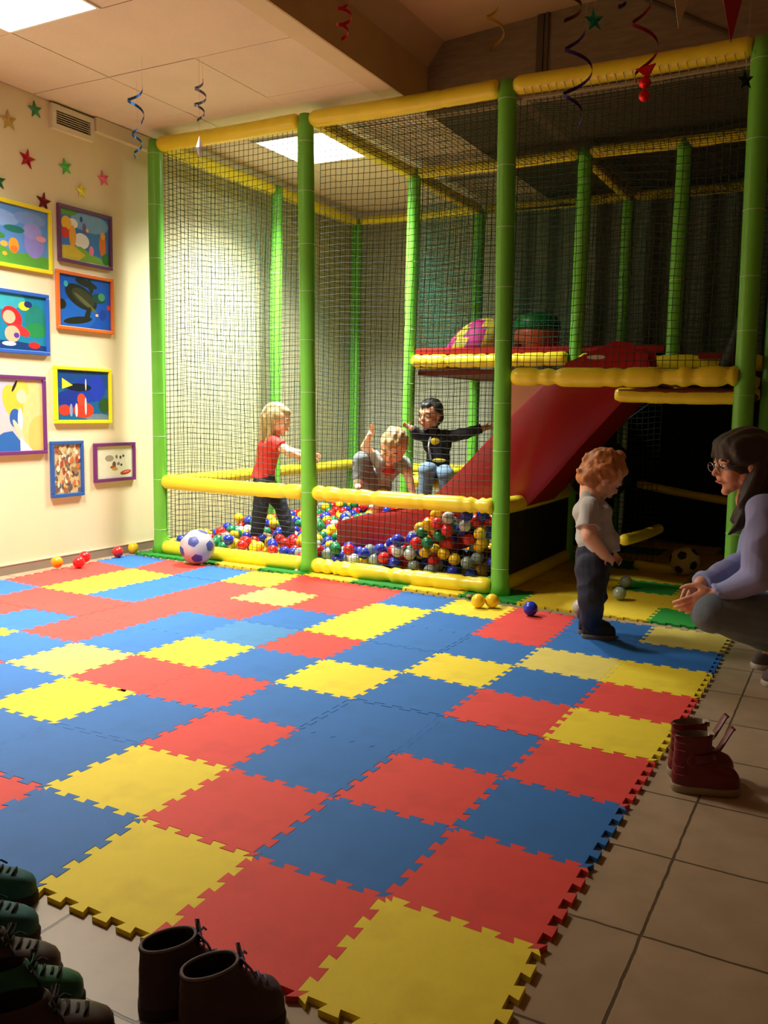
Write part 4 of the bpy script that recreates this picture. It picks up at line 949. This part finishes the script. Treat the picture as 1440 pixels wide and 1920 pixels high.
body += hand_prims(wR+RH*.004, RH*.62-ZV*.45+DH*.2, DH*.8-ZV*.2, .082, (.5,.6,.65,.7), side=-1)
body += hand_prims(wL+RH*.0, RH*.5-ZV*.5-DH*.35, -DH*.8-ZV*.2, .080, (.5,.6,.65,.7), side=1)
bd = blob('body', body, m_skin2, t, .0036, 3)
face_parts(bd, hc, hf, hu, H, t.location, eye=.72, brow=mat('ginger brow', srgb(170,104,56), .8))
m_ginger = hairmat('ginger hair', srgb(196,122,60))
f_, s_, u_, _M = axes(hf, hu)
ex = [('e', hc-f_*.34*H-u_*.25*H, (.12*H,.28*H,.16*H), _M), ('e', hc-f_*.06*H+s_*.33*H-u_*.0*H, (.12*H,.06*H,.16*H), _M), ('e', hc-f_*.10*H-s_*.33*H+u_*.02*H, (.14*H,.06*H,.16*H), _M), ('e', hc+u_*.56*H+f_*.02*H, (.13*H,.11*H,.09*H), _M), ('e', hc-f_*.47*H-u_*.22*H, (.09*H,.12*H,.06*H), _M)]
hair_cap('hair', hc, hf, hu, H, m_ginger, t, ex, curly=120, seed=4, voxel=.0045)
m_tee = mat('grey jersey', srgb(184,181,176), .9, .06, 14, .25, 60, sheen=.2)
shirt = [('e', chest+RH*.002, (.082,.090,.066), MC), ('e', belly, (.094,.092,.080), MC), ('c', neck-ZV*.012, .052, chest, .068), ('c', chest, .074, belly, .088), ('t', belly-ZV*.02, .090, A(1122,1036,.05), .092),
         ('c', chest+ZV*.02, .05, sR, .043), ('c', chest+ZV*.02, .05, sL, .043), ('t', sR, .045, sR.lerp(eR, .78)-RH*.002, .050), ('t', sL, .045, sL.lerp(eL, .78), .050)]
sh = blob('t_shirt', shirt, m_tee, t, .0042, 3, disp=wrinkle(.009, 40, 3))
m_jean = mat('dark denim', srgb(36,40,58), .85, .12, 18, .3, 160)
tr = [('e', pel, (.080,.088,.072), MC), ('c', pel+ZV*.035, .080, pel, .084), ('c', hR, .072, kR, .056), ('t', kR, .056, Vector((aR.x, aR.y, MT+.075))-RH*.004, .046), ('c', hL, .072, kL, .056), ('t', kL, .056, Vector((aL.x, aL.y, MT+.075))-RH*.004, .046), ('e', pel-RH*.012-ZV*.02, (.066,.078,.062), MC)]
blob('jeans', tr, m_jean, t, .0045, 3, disp=wrinkle(.008, 50, 8))
m_bsh = mat('black suede', srgb(30,28,30), .6, .25, 40, .2, 60); m_bsole = mat('grey rubber sole', srgb(110,96,80), .7)
for ft in (fR, fL):
    c0 = Vector((ft.x, ft.y, MT)); shoe_parts(t, c0-RH*.045, c0+RH*.098-DH*.012, .082, .062, m_bsh, m_bsole, 'shoe', m_iris)

# ---- woman crouching at the right edge, facing left
g0 = Vector((.36, 2.15, 0)); D1 = 3.12
t = empty('person', g0, 'woman with long dark hair, glasses, lilac top and jeans, crouching with clasped hands', 'person')
A = lambda px, py, dd=0: at(px, py, d=D1+dd)
hf = -RH*.97-ZV*.16-DH*.06; hu = ZV*.98-RH*.16; H = .222; hc = A(1389, 869, .0)
body = head_prims(hc, hf, hu, H, child=False)
neck = A(1412, 938, .02); chest = A(1462, 1010, .05); pel = A(1520, 1165, .06); wst = A(1490, 1090, .06)
sL, eL, wL = A(1432, 958, -.12), A(1418, 1082, -.14), A(1345, 1112, -.10); sR, eR, wR = A(1445, 955, .22), A(1398, 1050, .20), A(1313, 1094, .06)
hL, kL = A(1515, 1165, -.05), A(1340, 1146, -.08); hR, kR = A(1525, 1165, .17), A(1350, 1140, .22)
fL = at(1432, 1285, Z=0); fR = at(1412, 1252, Z=0)
aL = Vector((fL.x, fL.y, .08))+RH*.17; aR = Vector((fR.x, fR.y, .08))+RH*.17
body += [('c', hc-ZV*.04+RH*.05, .056, neck, .054), ('c', neck, .06, chest+ZV*.06, .09), ('e', chest, (.10,.15,.13), MC), ('c', chest, .11, wst, .10), ('c', wst, .10, pel, .13), ('c', sL, .044, eL, .032), ('c', eL, .032, wL, .025),
         ('c', sR, .044, eR, .032), ('c', eR, .032, wR, .025), ('c', chest+ZV*.09, .06, sL, .05), ('c', chest+ZV*.09, .06, sR, .05), ('c', hL, .085, kL, .06), ('c', kL, .055, aL, .036), ('c', hR, .085, kR, .06), ('c', kR, .055, aR, .036),
         ('c', aL, .036, Vector((fL.x, fL.y, .03))+RH*.03, .028), ('c', aR, .036, Vector((fR.x, fR.y, .03))+RH*.03, .028)]
body += hand_prims(wL-RH*.004, -RH*.80-ZV*.42+DH*.06, DH*.75-ZV*.2-RH*.1, .160, (.30,.36,.42,.48), side=-1, thumb=.6, spread=.1)
body += hand_prims(wR, -RH*.45-ZV*.72-DH*.25, -DH*.8+RH*.35, .160, (.55,.6,.62,.65), side=1, thumb=.5)
bd = blob('body', body, m_skin, t, .0042, 3)
face_parts(bd, hc, hf, hu, H, t.location, brow=mat('dark brow', srgb(50,36,30), .8))
f_, s_, u_, _M = axes(hf, hu); P = lambda a, b_, d: hc + f_*a*H + s_*b_*H + u_*d*H
m_dkhair = hairmat('dark brown hair', srgb(44,31,24))
ex = [('e', P(.02,.0,.30), (.36*H,.40*H,.24*H), _M), ('e', P(.10,.27,.16), (.17*H,.14*H,.17*H), _M), ('e', P(.10,-.27,.16), (.17*H,.14*H,.17*H), _M), ('c', P(.24,.18,.34), .10*H, P(.06,.33,.20), .08*H), ('c', P(.24,-.18,.34), .10*H, P(.06,-.33,.20), .08*H), ('c', P(.30,.12,.34), .07*H, P(.22,.28,.20), .05*H), ('c', P(.30,-.12,.36), .07*H, P(.36,-.20,.16), .035*H)]
for q, dd in ((1, -.07), (-1, .15)):
    ex += [('c', P(-.18,.34*q,.0), .13*H, A(1400, 935, dd), .13*H), ('c', A(1400, 935, dd), .13*H, A(1386, 985, dd-.02), .085*H), ('c', A(1386, 985, dd-.02), .085*H, A(1366, 1002, dd-.02), .02*H), ('c', A(1398, 930, dd+.01), .10*H, A(1376, 975, dd), .05*H)]
ex += [('c', P(-.40,0,-.05), .26*H, A(1440, 960, .04), .20*H), ('c', A(1440, 960, .04), .2*H, A(1452, 1010, .05), .12*H), ('c', P(-.30,.2,-.2), .2*H, A(1412, 940, -.04), .14*H)]
hair_cap('hair', hc, hf, hu, H, m_dkhair, t, ex, voxel=.0048, thick=1.08)
b = MB()
for q in (-1, 1): b.tube([P(.43, .155*q, -.005)+s_*(.105*H*math.cos(a))+u_*(.075*H*math.sin(a)) for a in [i*math.pi/10 for i in range(20)]], .0012, 5, closed=True); b.tube([P(.42,.26*q,.01), P(.2,.335*q,.02), P(-.02,.36*q,.0)], .0009, 5)
b.tube([P(.43,-.05,.01), P(.45,0,.02), P(.43,.05,.01)], .0012, 5); b.build('glasses', mat('glasses wire', srgb(170,160,150), .25, metal=.9), t)
m_lil = mat('lilac jersey', srgb(160,168,222), .9, .05, 12, .2, 90, sheen=.2)
top = [('e', chest, (.118,.165,.14), MC), ('c', neck-ZV*.03+RH*.02, .065, chest+ZV*.03, .12), ('c', chest, .125, wst, .118), ('t', wst, .12, pel+ZV*.03, .14), ('c', chest+ZV*.09, .07, sL, .060), ('c', chest+ZV*.09, .07, sR, .060),
       ('c', sL, .062, eL, .056), ('t', eL, .056, wL+RH*.012, .037), ('c', sR, .062, eR, .052), ('t', eR, .050, wR+RH*.01, .036), ('t', wR.lerp(eR,.12), .041, wR+RH*.006, .041), ('t', wL.lerp(eL,.12), .041, wL+RH*.008, .041)]
blob('long_sleeved_top', top, m_lil, t, .0055, 4, disp=wrinkle(.008, 30, 12))
m_gj = mat('grey denim', srgb(112,128,142), .85, .10, 20, .3, 150)
tr = [('e', pel, (.14,.19,.13), MC), ('c', hL, .105, kL, .076), ('c', kL+ZV*.0, .072, aL+ZV*.04, .056), ('c', hR, .105, kR, .074), ('c', kR, .070, aR+ZV*.04, .056), ('e', kL-RH*.005, (.078,.074,.080), MC)]
blob('jeans', tr, m_gj, t, .0055, 4, disp=wrinkle(.004, 30, 5))
m_snk = mat('grey sneaker', srgb(96,84,80), .8, .15, 30); m_wht = mat('white rubber', srgb(190,180,168), .6)
for ft in (fL, fR): shoe_parts(t, Vector((ft.x, ft.y, 0))+RH*.235, Vector((ft.x, ft.y, 0))-RH*.005, .085, .085, m_snk, m_wht, 'sneaker', m_wht)

# ---- girl in red, wading through the balls in the left part of the pit
D2 = 5.78; A = lambda px, py, dd=0: at(px, py, d=D2+dd)
g0 = A(512, 1010); g0.z = .02
t = empty('person', g0, 'girl with long blond hair, red t-shirt and dark jeans wading through the ball pit', 'person')
hf = RH*.93-ZV*.25-DH*.12; hu = ZV*.96+RH*.25; H = .205; hc = A(521, 787)
neck = A(512, 816, .02); chest = A(504, 842, .03); wst = A(497, 878, .03); pel = A(496, 905, .03)
sR, eR, wR = A(512, 829, -.06), A(541, 848, -.10), A(572, 860, -.06); sL, eL, wL = A(514, 830, .12), A(545, 846, .15), A(578, 852, .10)
hR, kR, aR = A(495, 912, -.03), A(488, 952, -.05), A(482, 1000, -.03); hL, kL, aL = A(503, 912, .08), A(528, 950, .10), A(543, 1000, .10)
body = head_prims(hc, hf, hu, H) + [('c', hc-ZV*.03, .036, neck, .036), ('c', neck, .036, chest, .06), ('e', chest, (.062,.085,.07), MC), ('c', chest, .062, wst, .056), ('c', wst, .056, pel, .07), ('c', chest+ZV*.03, .036, sR, .034), ('c', chest+ZV*.03, .036, sL, .034),
    ('c', sR, .032, eR, .028), ('c', eR, .026, wR, .019), ('c', sL, .032, eL, .028), ('c', eL, .026, wL, .019), ('c', hR, .058, kR, .042), ('c', kR, .040, aR, .027), ('c', hL, .058, kL, .042), ('c', kL, .040, aL, .027),
    ('c', aR, .025, aR+RH*.08-ZV*.02, .02), ('c', aL, .025, aL+RH*.08-ZV*.02, .02)]
body += hand_prims(wR, RH*.9-ZV*.1, DH, .10, (.3,.35,.4,.45), side=-1) + hand_prims(wL, RH*.9-ZV*.1, -DH, .10, (.3,.35,.4,.45), side=1)
bd = blob('body', body, m_skin2, t, .005, 3); face_parts(bd, hc, hf, hu, H, t.location)
f_, s_, u_, _M = axes(hf, hu)
ex = [('c', hc-f_*.30*H, .30*H, A(497, 822, .03), .20*H), ('c', A(497, 822, .03), .20*H, A(484, 858, .03), .10*H), ('c', A(484, 858, .03), .10*H, A(476, 880, .02), .03*H), ('c', hc-s_*.28*H-f_*.12*H, .14*H, A(505, 822, -.05), .10*H), ('c', A(505, 822, -.05), .10*H, A(492, 850, -.03), .05*H)]
hair_cap('hair', hc, hf, hu, H, hairmat('blond hair', srgb(196,166,112)), t, ex, voxel=.006)
m_rt = mat('coral red jersey', srgb(228,60,56), .85, .05, 14, .2, 60)
blob('t_shirt', [('e', chest, (.078,.10,.078), MC), ('c', neck-ZV*.01, .045, chest, .07), ('c', chest, .076, wst, .070), ('t', wst, .070, A(492, 900, .03), .088), ('c', chest+ZV*.03, .048, sR, .044), ('c', chest+ZV*.03, .048, sL, .044), ('t', sR, .045, sR.lerp(eR, .5), .046), ('t', sL, .045, sL.lerp(eL, .5), .046)], m_rt, t, .006, 3, disp=wrinkle(.005, 40, 21))
blob('jeans', [('c', pel+ZV*.02, .078, pel, .082), ('c', hR, .066, kR, .052), ('c', kR, .052, aR, .044), ('c', hL, .066, kL, .052), ('c', kL, .052, aL, .044)], m_jean, t, .006, 3, disp=wrinkle(.004, 45, 22))

# ---- small child climbing over the foot of the slide
D3 = 5.62; A = lambda px, py, dd=0: at(px, py, d=D3+dd)
g0 = A(705, 985); g0.z = .10
t = empty('person', g0, 'fair haired child bending forward over the slide foot, one arm raised, in grey trousers', 'person')
hf = -RH*.25-DH*.72-ZV*.55; hu = ZV*.72-DH*.45+RH*.1; H = .225; hc = A(737, 838, -.10)
neck = A(735, 862, .0); chest = A(728, 876, .05); wst = A(717, 893, .10); pel = A(706, 905, .14)
sR, eR, wR = A(712, 868, -.02), A(684, 838, -.02), A(694, 816, -.06); sL, eL, wL = A(757, 868, .03), A(768, 900, -.06), A(774, 928, -.12)
hR, kR, aR = A(694, 905, .08), A(676, 862, -.06), A(672, 908, -.08); hL, kL, aL = A(718, 912, .14), A(712, 940, .02), A(702, 975, .05)
body = head_prims(hc, hf, hu, H) + [('c', hc-ZV*.03+DH*.03, .04, neck, .042), ('e', chest, (.075,.065,.065), MC), ('c', chest, .062, wst, .066), ('c', wst, .066, pel, .07), ('c', chest, .04, sR, .034), ('c', chest, .04, sL, .034),
    ('c', sR, .033, eR, .028), ('c', eR, .027, wR, .021), ('c', sL, .033, eL, .028), ('c', eL, .027, wL, .021), ('c', hR, .055, kR, .042), ('c', kR, .04, aR, .028), ('c', hL, .055, kL, .040), ('c', kL, .038, aL, .027), ('c', aR, .026, aR-DH*.06-ZV*.02, .02), ('c', aL, .026, aL-DH*.06-ZV*.01, .02)]
body += hand_prims(wR, ZV*.9+RH*.2, -DH*.6-RH*.3, .085, (.25,.3,.35,.5), side=1) + hand_prims(wL, -ZV*.8+RH*.2-DH*.3, DH*.5-ZV*.2, .085, (.2,.25,.3,.35), side=1)
bd = blob('body', body, m_skin2, t, .005, 3); face_parts(bd, hc, hf, hu, H, t.location)
hair_cap('hair', hc, hf, hu, H, hairmat('light brown hair', srgb(190,150,96)), t, (), curly=40, seed=9, voxel=.006)
m_gt = mat('light grey jersey', srgb(170,176,176), .85, .08, 16, .2, 60); m_gp = mat('grey jogging fabric', srgb(128,132,140), .9, .06, 16, .2, 60)
blob('shirt', [('e', chest, (.088,.078,.076), MC), ('c', neck, .048, chest, .068), ('c', chest, .074, wst, .078), ('t', wst, .078, wst.lerp(pel,.7), .080), ('c', chest, .05, sR, .045), ('c', chest, .05, sL, .045), ('t', sR, .045, sR.lerp(eR, .55), .044), ('t', sL, .045, sL.lerp(eL, .5), .044)], m_gt, t, .006, 3, disp=wrinkle(.005, 44, 31))
b = MB(); b.sphere(chest-DH*.062-ZV*.01, (.045,.022,.04), 14, 8, M=MC); b.build('shirt_print', mat('red print', srgb(196,50,50), .8), t, smooth=True)
blob('trousers', [('c', pel, .082, pel.lerp(wst,.2), .080), ('c', hR, .064, kR, .054), ('t', kR, .053, kR.lerp(aR, .85), .044), ('c', hL, .064, hL.lerp(kL,.35), .056)], m_gp, t, .006, 3, disp=wrinkle(.004, 44, 33))
for k, (a_, s2) in enumerate(((aR, 1),)):
    blob('sock', [('c', a_+ZV*.03, .034, a_, .034)], mat('white sock', srgb(226,222,216), .8), t, .006, 2)
    shoe_parts(t, a_-ZV*.055+DH*.04, a_-ZV*.055-DH*.085, .055, .055, m_bsh, m_bsh, 'shoe')

# ---- boy behind the back rail of the pit, arms spread
D4 = 6.12; A = lambda px, py, dd=0: at(px, py, d=D4+dd)
g0 = A(815, 905, .1); g0.z = .2
t = empty('person', g0, 'dark haired boy in black jacket sitting under the deck with both arms spread out', 'person')
hf = -RH*.62-DH*.74-ZV*.1; hu = ZV; H = .215; hc = A(806, 778)
neck = A(809, 804, .03); chest = A(820, 832, .05); wst = A(822, 862, .06); pel = A(820, 880, .10)
sR, eR, wR = A(797, 818, .02), A(783, 815, -.02), A(772, 803, -.05); sL, eL, wL = A(842, 818, .05), A(876, 812, .02), A(908, 803, .0)
hR, kR, aR = A(808, 884, .05), A(800, 882, -.12), A(797, 930, -.1); hL, kL, aL = A(832, 886, .05), A(836, 890, -.12), A(838, 935, -.1)
body = head_prims(hc, hf, hu, H) + [('c', hc-ZV*.03, .042, neck, .042), ('e', chest, (.09,.065,.085), MC), ('c', chest, .068, wst, .066), ('c', wst, .066, pel, .075), ('c', chest+ZV*.05, .04, sR, .036), ('c', chest+ZV*.05, .04, sL, .036),
    ('c', sR, .034, eR, .03), ('c', eR, .028, wR, .021), ('c', sL, .034, eL, .03), ('c', eL, .028, wL, .021), ('c', hR, .058, kR, .044), ('c', kR, .042, aR, .028), ('c', hL, .058, kL, .044), ('c', kL, .042, aL, .028), ('c', aR, .026, aR-DH*.07-ZV*.02, .02), ('c', aL, .026, aL-DH*.07-ZV*.02, .02)]
body += hand_prims(wR, -RH*.7+ZV*.3, -DH, .09, (.5,.6,.6,.6), side=1) + hand_prims(wL, RH*.9+ZV*.2, -DH, .09, (.4,.5,.5,.5), side=-1)
bd = blob('body', body, m_skin3, t, .0055, 3); face_parts(bd, hc, hf, hu, H, t.location, brow=m_iris)
hair_cap('hair', hc, hf, hu, H, hairmat('black hair', srgb(26,22,20)), t, (), voxel=.006, thick=.99)
m_bk = mat('black jersey', srgb(30,28,40), .85, .1, 14, .2, 60)
blob('jacket', [('e', chest, (.105,.082,.098), MC), ('c', neck, .05, chest, .07), ('c', chest, .085, wst, .082), ('t', wst, .082, pel+ZV*.02, .086), ('c', chest+ZV*.05, .05, sR, .048), ('c', chest+ZV*.05, .05, sL, .048), ('c', sR, .046, eR, .042), ('t', eR, .042, wR, .032), ('c', sL, .046, eL, .042), ('t', eL, .042, wL-RH*.02, .034)], m_bk, t, .006, 3, disp=wrinkle(.005, 44, 41))
b = MB(); b.sphere(chest-DH*.078-RH*.02+ZV*.02, (.034,.012,.026), 14, 8, M=MC); b.build('chest_patch', mat('yellow patch', srgb(226,196,30), .7), t, smooth=True)
b = MB(); b.sphere(wst-DH*.076-RH*.0, (.05,.012,.014), 14, 8, M=MC); b.build('belt', MATS['yellow patch'], t, smooth=True)
b = MB(); b.tube([chest-DH*.072-RH*.055+ZV*.05, chest-DH*.085-RH*.065-ZV*.01, wst-DH*.075-RH*.06], .008, 6); b.build('jacket_stripe', mat('pale stripe', srgb(190,186,190), .7), t, smooth=True)
blob('jeans', [('c', pel, .088, pel.lerp(wst,.15), .086), ('c', hR, .066, kR, .060), ('c', kR, .056, aR, .046), ('c', hL, .066, kL, .060), ('c', kL, .056, aL, .046)], mat('light blue denim', srgb(110,132,160), .85, .1, 20, .2, 120), t, .006, 3)
# ---------------------------------------------------------------- shoes left on the tiled floor
def boot(loc, ang, L, w, z_shaft, m_up, m_sole, m_in, lab, group=None, opening=True, high=True, laces=None, strap=None, trim=None, emblem=False, collar=None):
    """loc: middle of the heel on the floor, ang: direction of the toe"""
    t = empty('shoe', loc, lab, 'shoe', group, rz=ang, world_coords=False)
    N_ = 36
    def ring(x0, x1, wd, z, tilt=0, p=.62, pinch=.12):
        o = []
        for i in range(N_):
            a = 2*math.pi*i/N_; x = .5-.5*math.cos(a); e = abs(math.sin(a))**p*(1 if math.sin(a) > 0 else -1)
            prof_ = 1-pinch*math.exp(-((x-.42)/.16)**2); X = x0+(x1-x0)*x
            o.append((X*L, wd*w*.5*e*prof_, z+tilt*(X-.2)*L))
        return o
    hs = z_shaft
    b = MB(); b.rings([ring(.0, 1, .96, .001), ring(-.012, 1.012, 1.03, .004), ring(-.015, 1.016, 1.04, .016), ring(-.01, 1.008, 1.02, .021), ring(0, 1, .98, .022)]); so = b.build('sole', m_sole, t, smooth=True); sharp(so, 50)
    if high:
        S = [(.0,1.0,.97,.018),(-.005,1.0,1.0,.030),(-.005,.995,1.0,.042),(0,.975,.97,.053),(.0,.93,.90,.063),(.0,.84,.82,.071),(.0,.74,.76,.079),(.005,.66,.72,.089),(.01,.60,.70,.100),(.01,.565,.70,.112)]
        z = .112; 
        while z < hs-.012: z += .012; S.append((.008, .56, .71+.03*(z-.112)/.05, z))
        S.append((.0, .57, .75, hs))
    else:
        S = [(.0,1.0,.97,.018),(-.005,1.0,1.0,.028),(-.0,.995,.99,.040),(0,.97,.94,.050),(.0,.91,.86,.058),(.0,.80,.78,.065),(.0,.68,.72,.071),(.01,.60,.68,.076),(.015,.56,.66,hs)]
    tilt = .0
    R = [ring(a, c, wd, z_, tilt=(.10 if z_ == hs else 0), pinch=.12 if z_ < .07 else 0, p=.62 if z_ < .07 else .85) for a, c, wd, z_ in S]
    top_r = S[-1]; inn = []
    for k, z_ in ((.92, hs+.003), (.84, hs-.002), (.80, hs-.03), (.80, .035)):
        cx = (top_r[0]+top_r[1])/2; hw = (top_r[1]-top_r[0])/2*k; inn.append(ring(cx-hw, cx+hw, top_r[2]*k, z_, tilt=.10 if z_ > hs-.01 else 0, pinch=0, p=.85))
    b = MB(); b.rings(R+[inn[0]], caps=False); u = b.build('upper', m_up, t, smooth=True)
    b = MB(); b.rings(inn[0:], caps=False); b.add(inn[-1], [tuple(range(N_))]); b.build('lining', m_in, t, smooth=True)
    if trim or collar:
        b = MB(); b.tube(inn[0], .0028 if not collar else .006, 6, closed=True); b.build('collar', trim or m_up, t, smooth=True)
    def instep(x):   # height of the upper over the centre line at x
        zz = .03
        for a, c, wd, z_ in S:
            if c >= x: zz = z_
        return zz
    if laces:
        for k in range(4):
            x = .60+.065*k; z_ = instep(x)+.003; q = MB(); q.tube([(x*L, -.20*w, z_-.006), (x*L+.004, -.08*w, z_+.001), (x*L+.004, .08*w, z_+.001), (x*L, .20*w, z_-.006)], .0024, 6); q.build('lace', laces, t, smooth=True)
        q = MB(); z_ = instep(.57)+.004
        for s in (-1, 1):
            q.tube([(.575*L, 0, z_), (.565*L, s*.020, z_+.014), (.60*L, s*.032, z_+.006), (.60*L, s*.014, z_+.001), (.575*L, 0, z_)], .0022, 6)
            q.tube([(.575*L, 0, z_), (.64*L, s*.024, z_-.004), (.68*L, s*.034, z_-.016)], .0020, 6)
        q.build('bow', laces, t, smooth=True)
        q = MB(); q.add([(.55*L,-.17*w,hs-.012),(.55*L,.17*w,hs-.012),(.60*L,.19*w,hs+.012),(.60*L,-.19*w,hs+.012),(.545*L,-.17*w,hs-.012),(.545*L,.17*w,hs-.012),(.592*L,.19*w,hs+.013),(.592*L,-.19*w,hs+.013)], [(0,1,2,3),(7,6,5,4),(0,4,5,1),(1,5,6,2),(2,6,7,3),(3,7,4,0)])
        q.build('tongue', m_up, t)
    if strap:
        for z_ in (hs*.62,):
            q = MB(); q.tube([(.30*L, -.40*w, z_), (.50*L, -.36*w, z_+.004), (.60*L, -.12*w, z_+.006), (.60*L, .12*w, z_+.006), (.50*L, .36*w, z_+.004), (.30*L,.40*w, z_)], .013, 8, flat=(1,.25)); q.build('strap', strap, t, smooth=True)
        q = MB(); q.tube([(.58*L, .05*w, hs*.66), (.68*L, .10*w, hs*.78), (.84*L, .16*w, hs*1.12), (.88*L, .17*w, hs*1.16)], .014, 8, flat=(.22,1)); q.build('strap', strap, t, smooth=True)
        q = MB(); q.box((.50*L,-.01,hs-.004), (.58*L,.012,hs+.009)); q.build('pull_tab', mat('pale fabric tab', srgb(190,176,160), .8), t)
    if emblem:
        q = MB(); cy = -.36*w*1.02
        for k in range(12):
            a = k*math.pi/6; q.tube([(.28*L+.007*math.cos(a), -.375*w, .088+.007*math.sin(a)), (.28*L+.013*math.cos(a), -.375*w, .088+.013*math.sin(a))], .0007, 4)
        q.tube([(.28*L+.015*math.cos(a), -.377*w, .088+.015*math.sin(a)) for a in [i*math.pi/12 for i in range(24)]], .0008, 4, closed=True)
        q.build('emblem', mat('faded emblem thread', srgb(150,70,60), .7), t)
        for z_ in (.05, .072, .115, .135):
            q = MB(); q.tube([(x*L, -math.copysign(1,1)*0+y*w, z_+(.012 if abs(y) < .3 else 0)) for x, y in ((.14,-.42),(.02,-.30),(-.012,0),(.02,.30),(.14,.42))], .0008, 4); q.build('stitching', MATS['faded emblem thread'], t)
    return t
m_redb = mat('dark red leather', srgb(104,14,24), .42, .12, 12, .15, 60, spec=.5); m_cream = mat('cream rubber sole', srgb(150,136,112), .7, .1, 20); m_lin = mat('beige lining', srgb(120,104,86), .9)
def heel_at(px, py): return at(px, py, Z=0)
ANG = math.atan2(RH.y, RH.x)
h = heel_at(1258, 1478); boot((h.x, h.y, 0), ANG-.17, .17, .072, .150, m_redb, m_cream, m_lin, 'dark red child boot, the nearer of the pair standing on the tiles', 'pair of red boots', strap=m_redb, emblem=True)
h = h+DH*.086+RH*.020; boot((h.x, h.y, 0), ANG-.10, .17, .072, .150, m_redb, m_cream, m_lin, 'dark red child boot standing behind its twin on the tiles', 'pair of red boots', strap=m_redb, emblem=True)
m_pur = mat('dark purple suede', srgb(66,50,62), .8, .2, 30, .35, 90); m_psole = mat('dark sole', srgb(40,34,32), .8); m_grey = mat('grey trim', srgb(120,110,112), .8); m_place = mat('purple lace', srgb(96,74,104), .7)
def sh_(px, py, a, *r, **k): h = at(px, py, Z=0); return boot((h.x, h.y, 0), a, *r, **k)
m_blk = mat('black leather', srgb(34,30,34), .5, .2, 30, .25, 60); m_dgl = mat('dark lining', srgb(30,28,28), .9)
def toe_(px, py, deg, L, w, hs, *r, **k):
    q = at(px, py, Z=0); a = ANG+math.radians(deg); return boot((q.x-math.cos(a)*L, q.y-math.sin(a)*L, 0), a, L, w, hs, *r, **k)
toe_(531, 1905, 22, .165, .082, .112, m_pur, m_psole, m_dgl, 'dark purple suede ankle boot with laces, right one of the pair by the mat', 'pair of purple boots', laces=m_place, trim=m_grey)
toe_(452, 1862, 20, .165, .080, .116, m_pur, m_psole, m_dgl, 'dark purple suede ankle boot, left one, its toe hidden behind its twin', 'pair of purple boots', laces=m_place, trim=m_grey)
m_lc = mat('matt dark lace', srgb(30,30,30), .9)
m_teal = mat('dark teal suede', srgb(26,92,92), .7, .2, 24, .25, 60); m_grs = mat('dark green leather', srgb(24,96,66), .45, .1, 20); m_brn = mat('dark brown leather', srgb(62,46,44), .45, .25, 24, .2, 50)
toe_(68, 1690, 6, .20, .072, .080, m_teal, m_psole, m_dgl, 'dark teal shoe nearest the corner of the mat, cut by the photo edge', 'pair of teal shoes', high=False, laces=m_lc)
toe_(72, 1762, 6, .20, .076, .084, m_teal, m_psole, m_dgl, 'dark teal shoe in front of its twin at the left photo edge', 'pair of teal shoes', high=False, laces=m_lc)
toe_(114, 1836, 8, .20, .078, .088, m_brn, m_psole, m_dgl, 'dark brown leather shoe between the teal shoes and the green shoe', 'pair of dark brown shoes', high=False, laces=m_lc)
toe_(158, 1885, 12, .19, .066, .080, m_grs, m_psole, m_dgl, 'shiny dark green shoe toe squeezed between two dark shoes', None, high=False, laces=m_lc)
toe_(216, 1955, 14, .21, .084, .088, m_brn, m_psole, m_dgl, 'dark brown leather shoe nearest the bottom photo edge', 'pair of dark brown shoes', high=False, laces=m_lc)
toe_(96, 2075, 12, .20, .08, .10, m_blk, m_psole, m_dgl, 'black shoe in the bottom left corner of the photo', None, high=False, laces=m_lc)
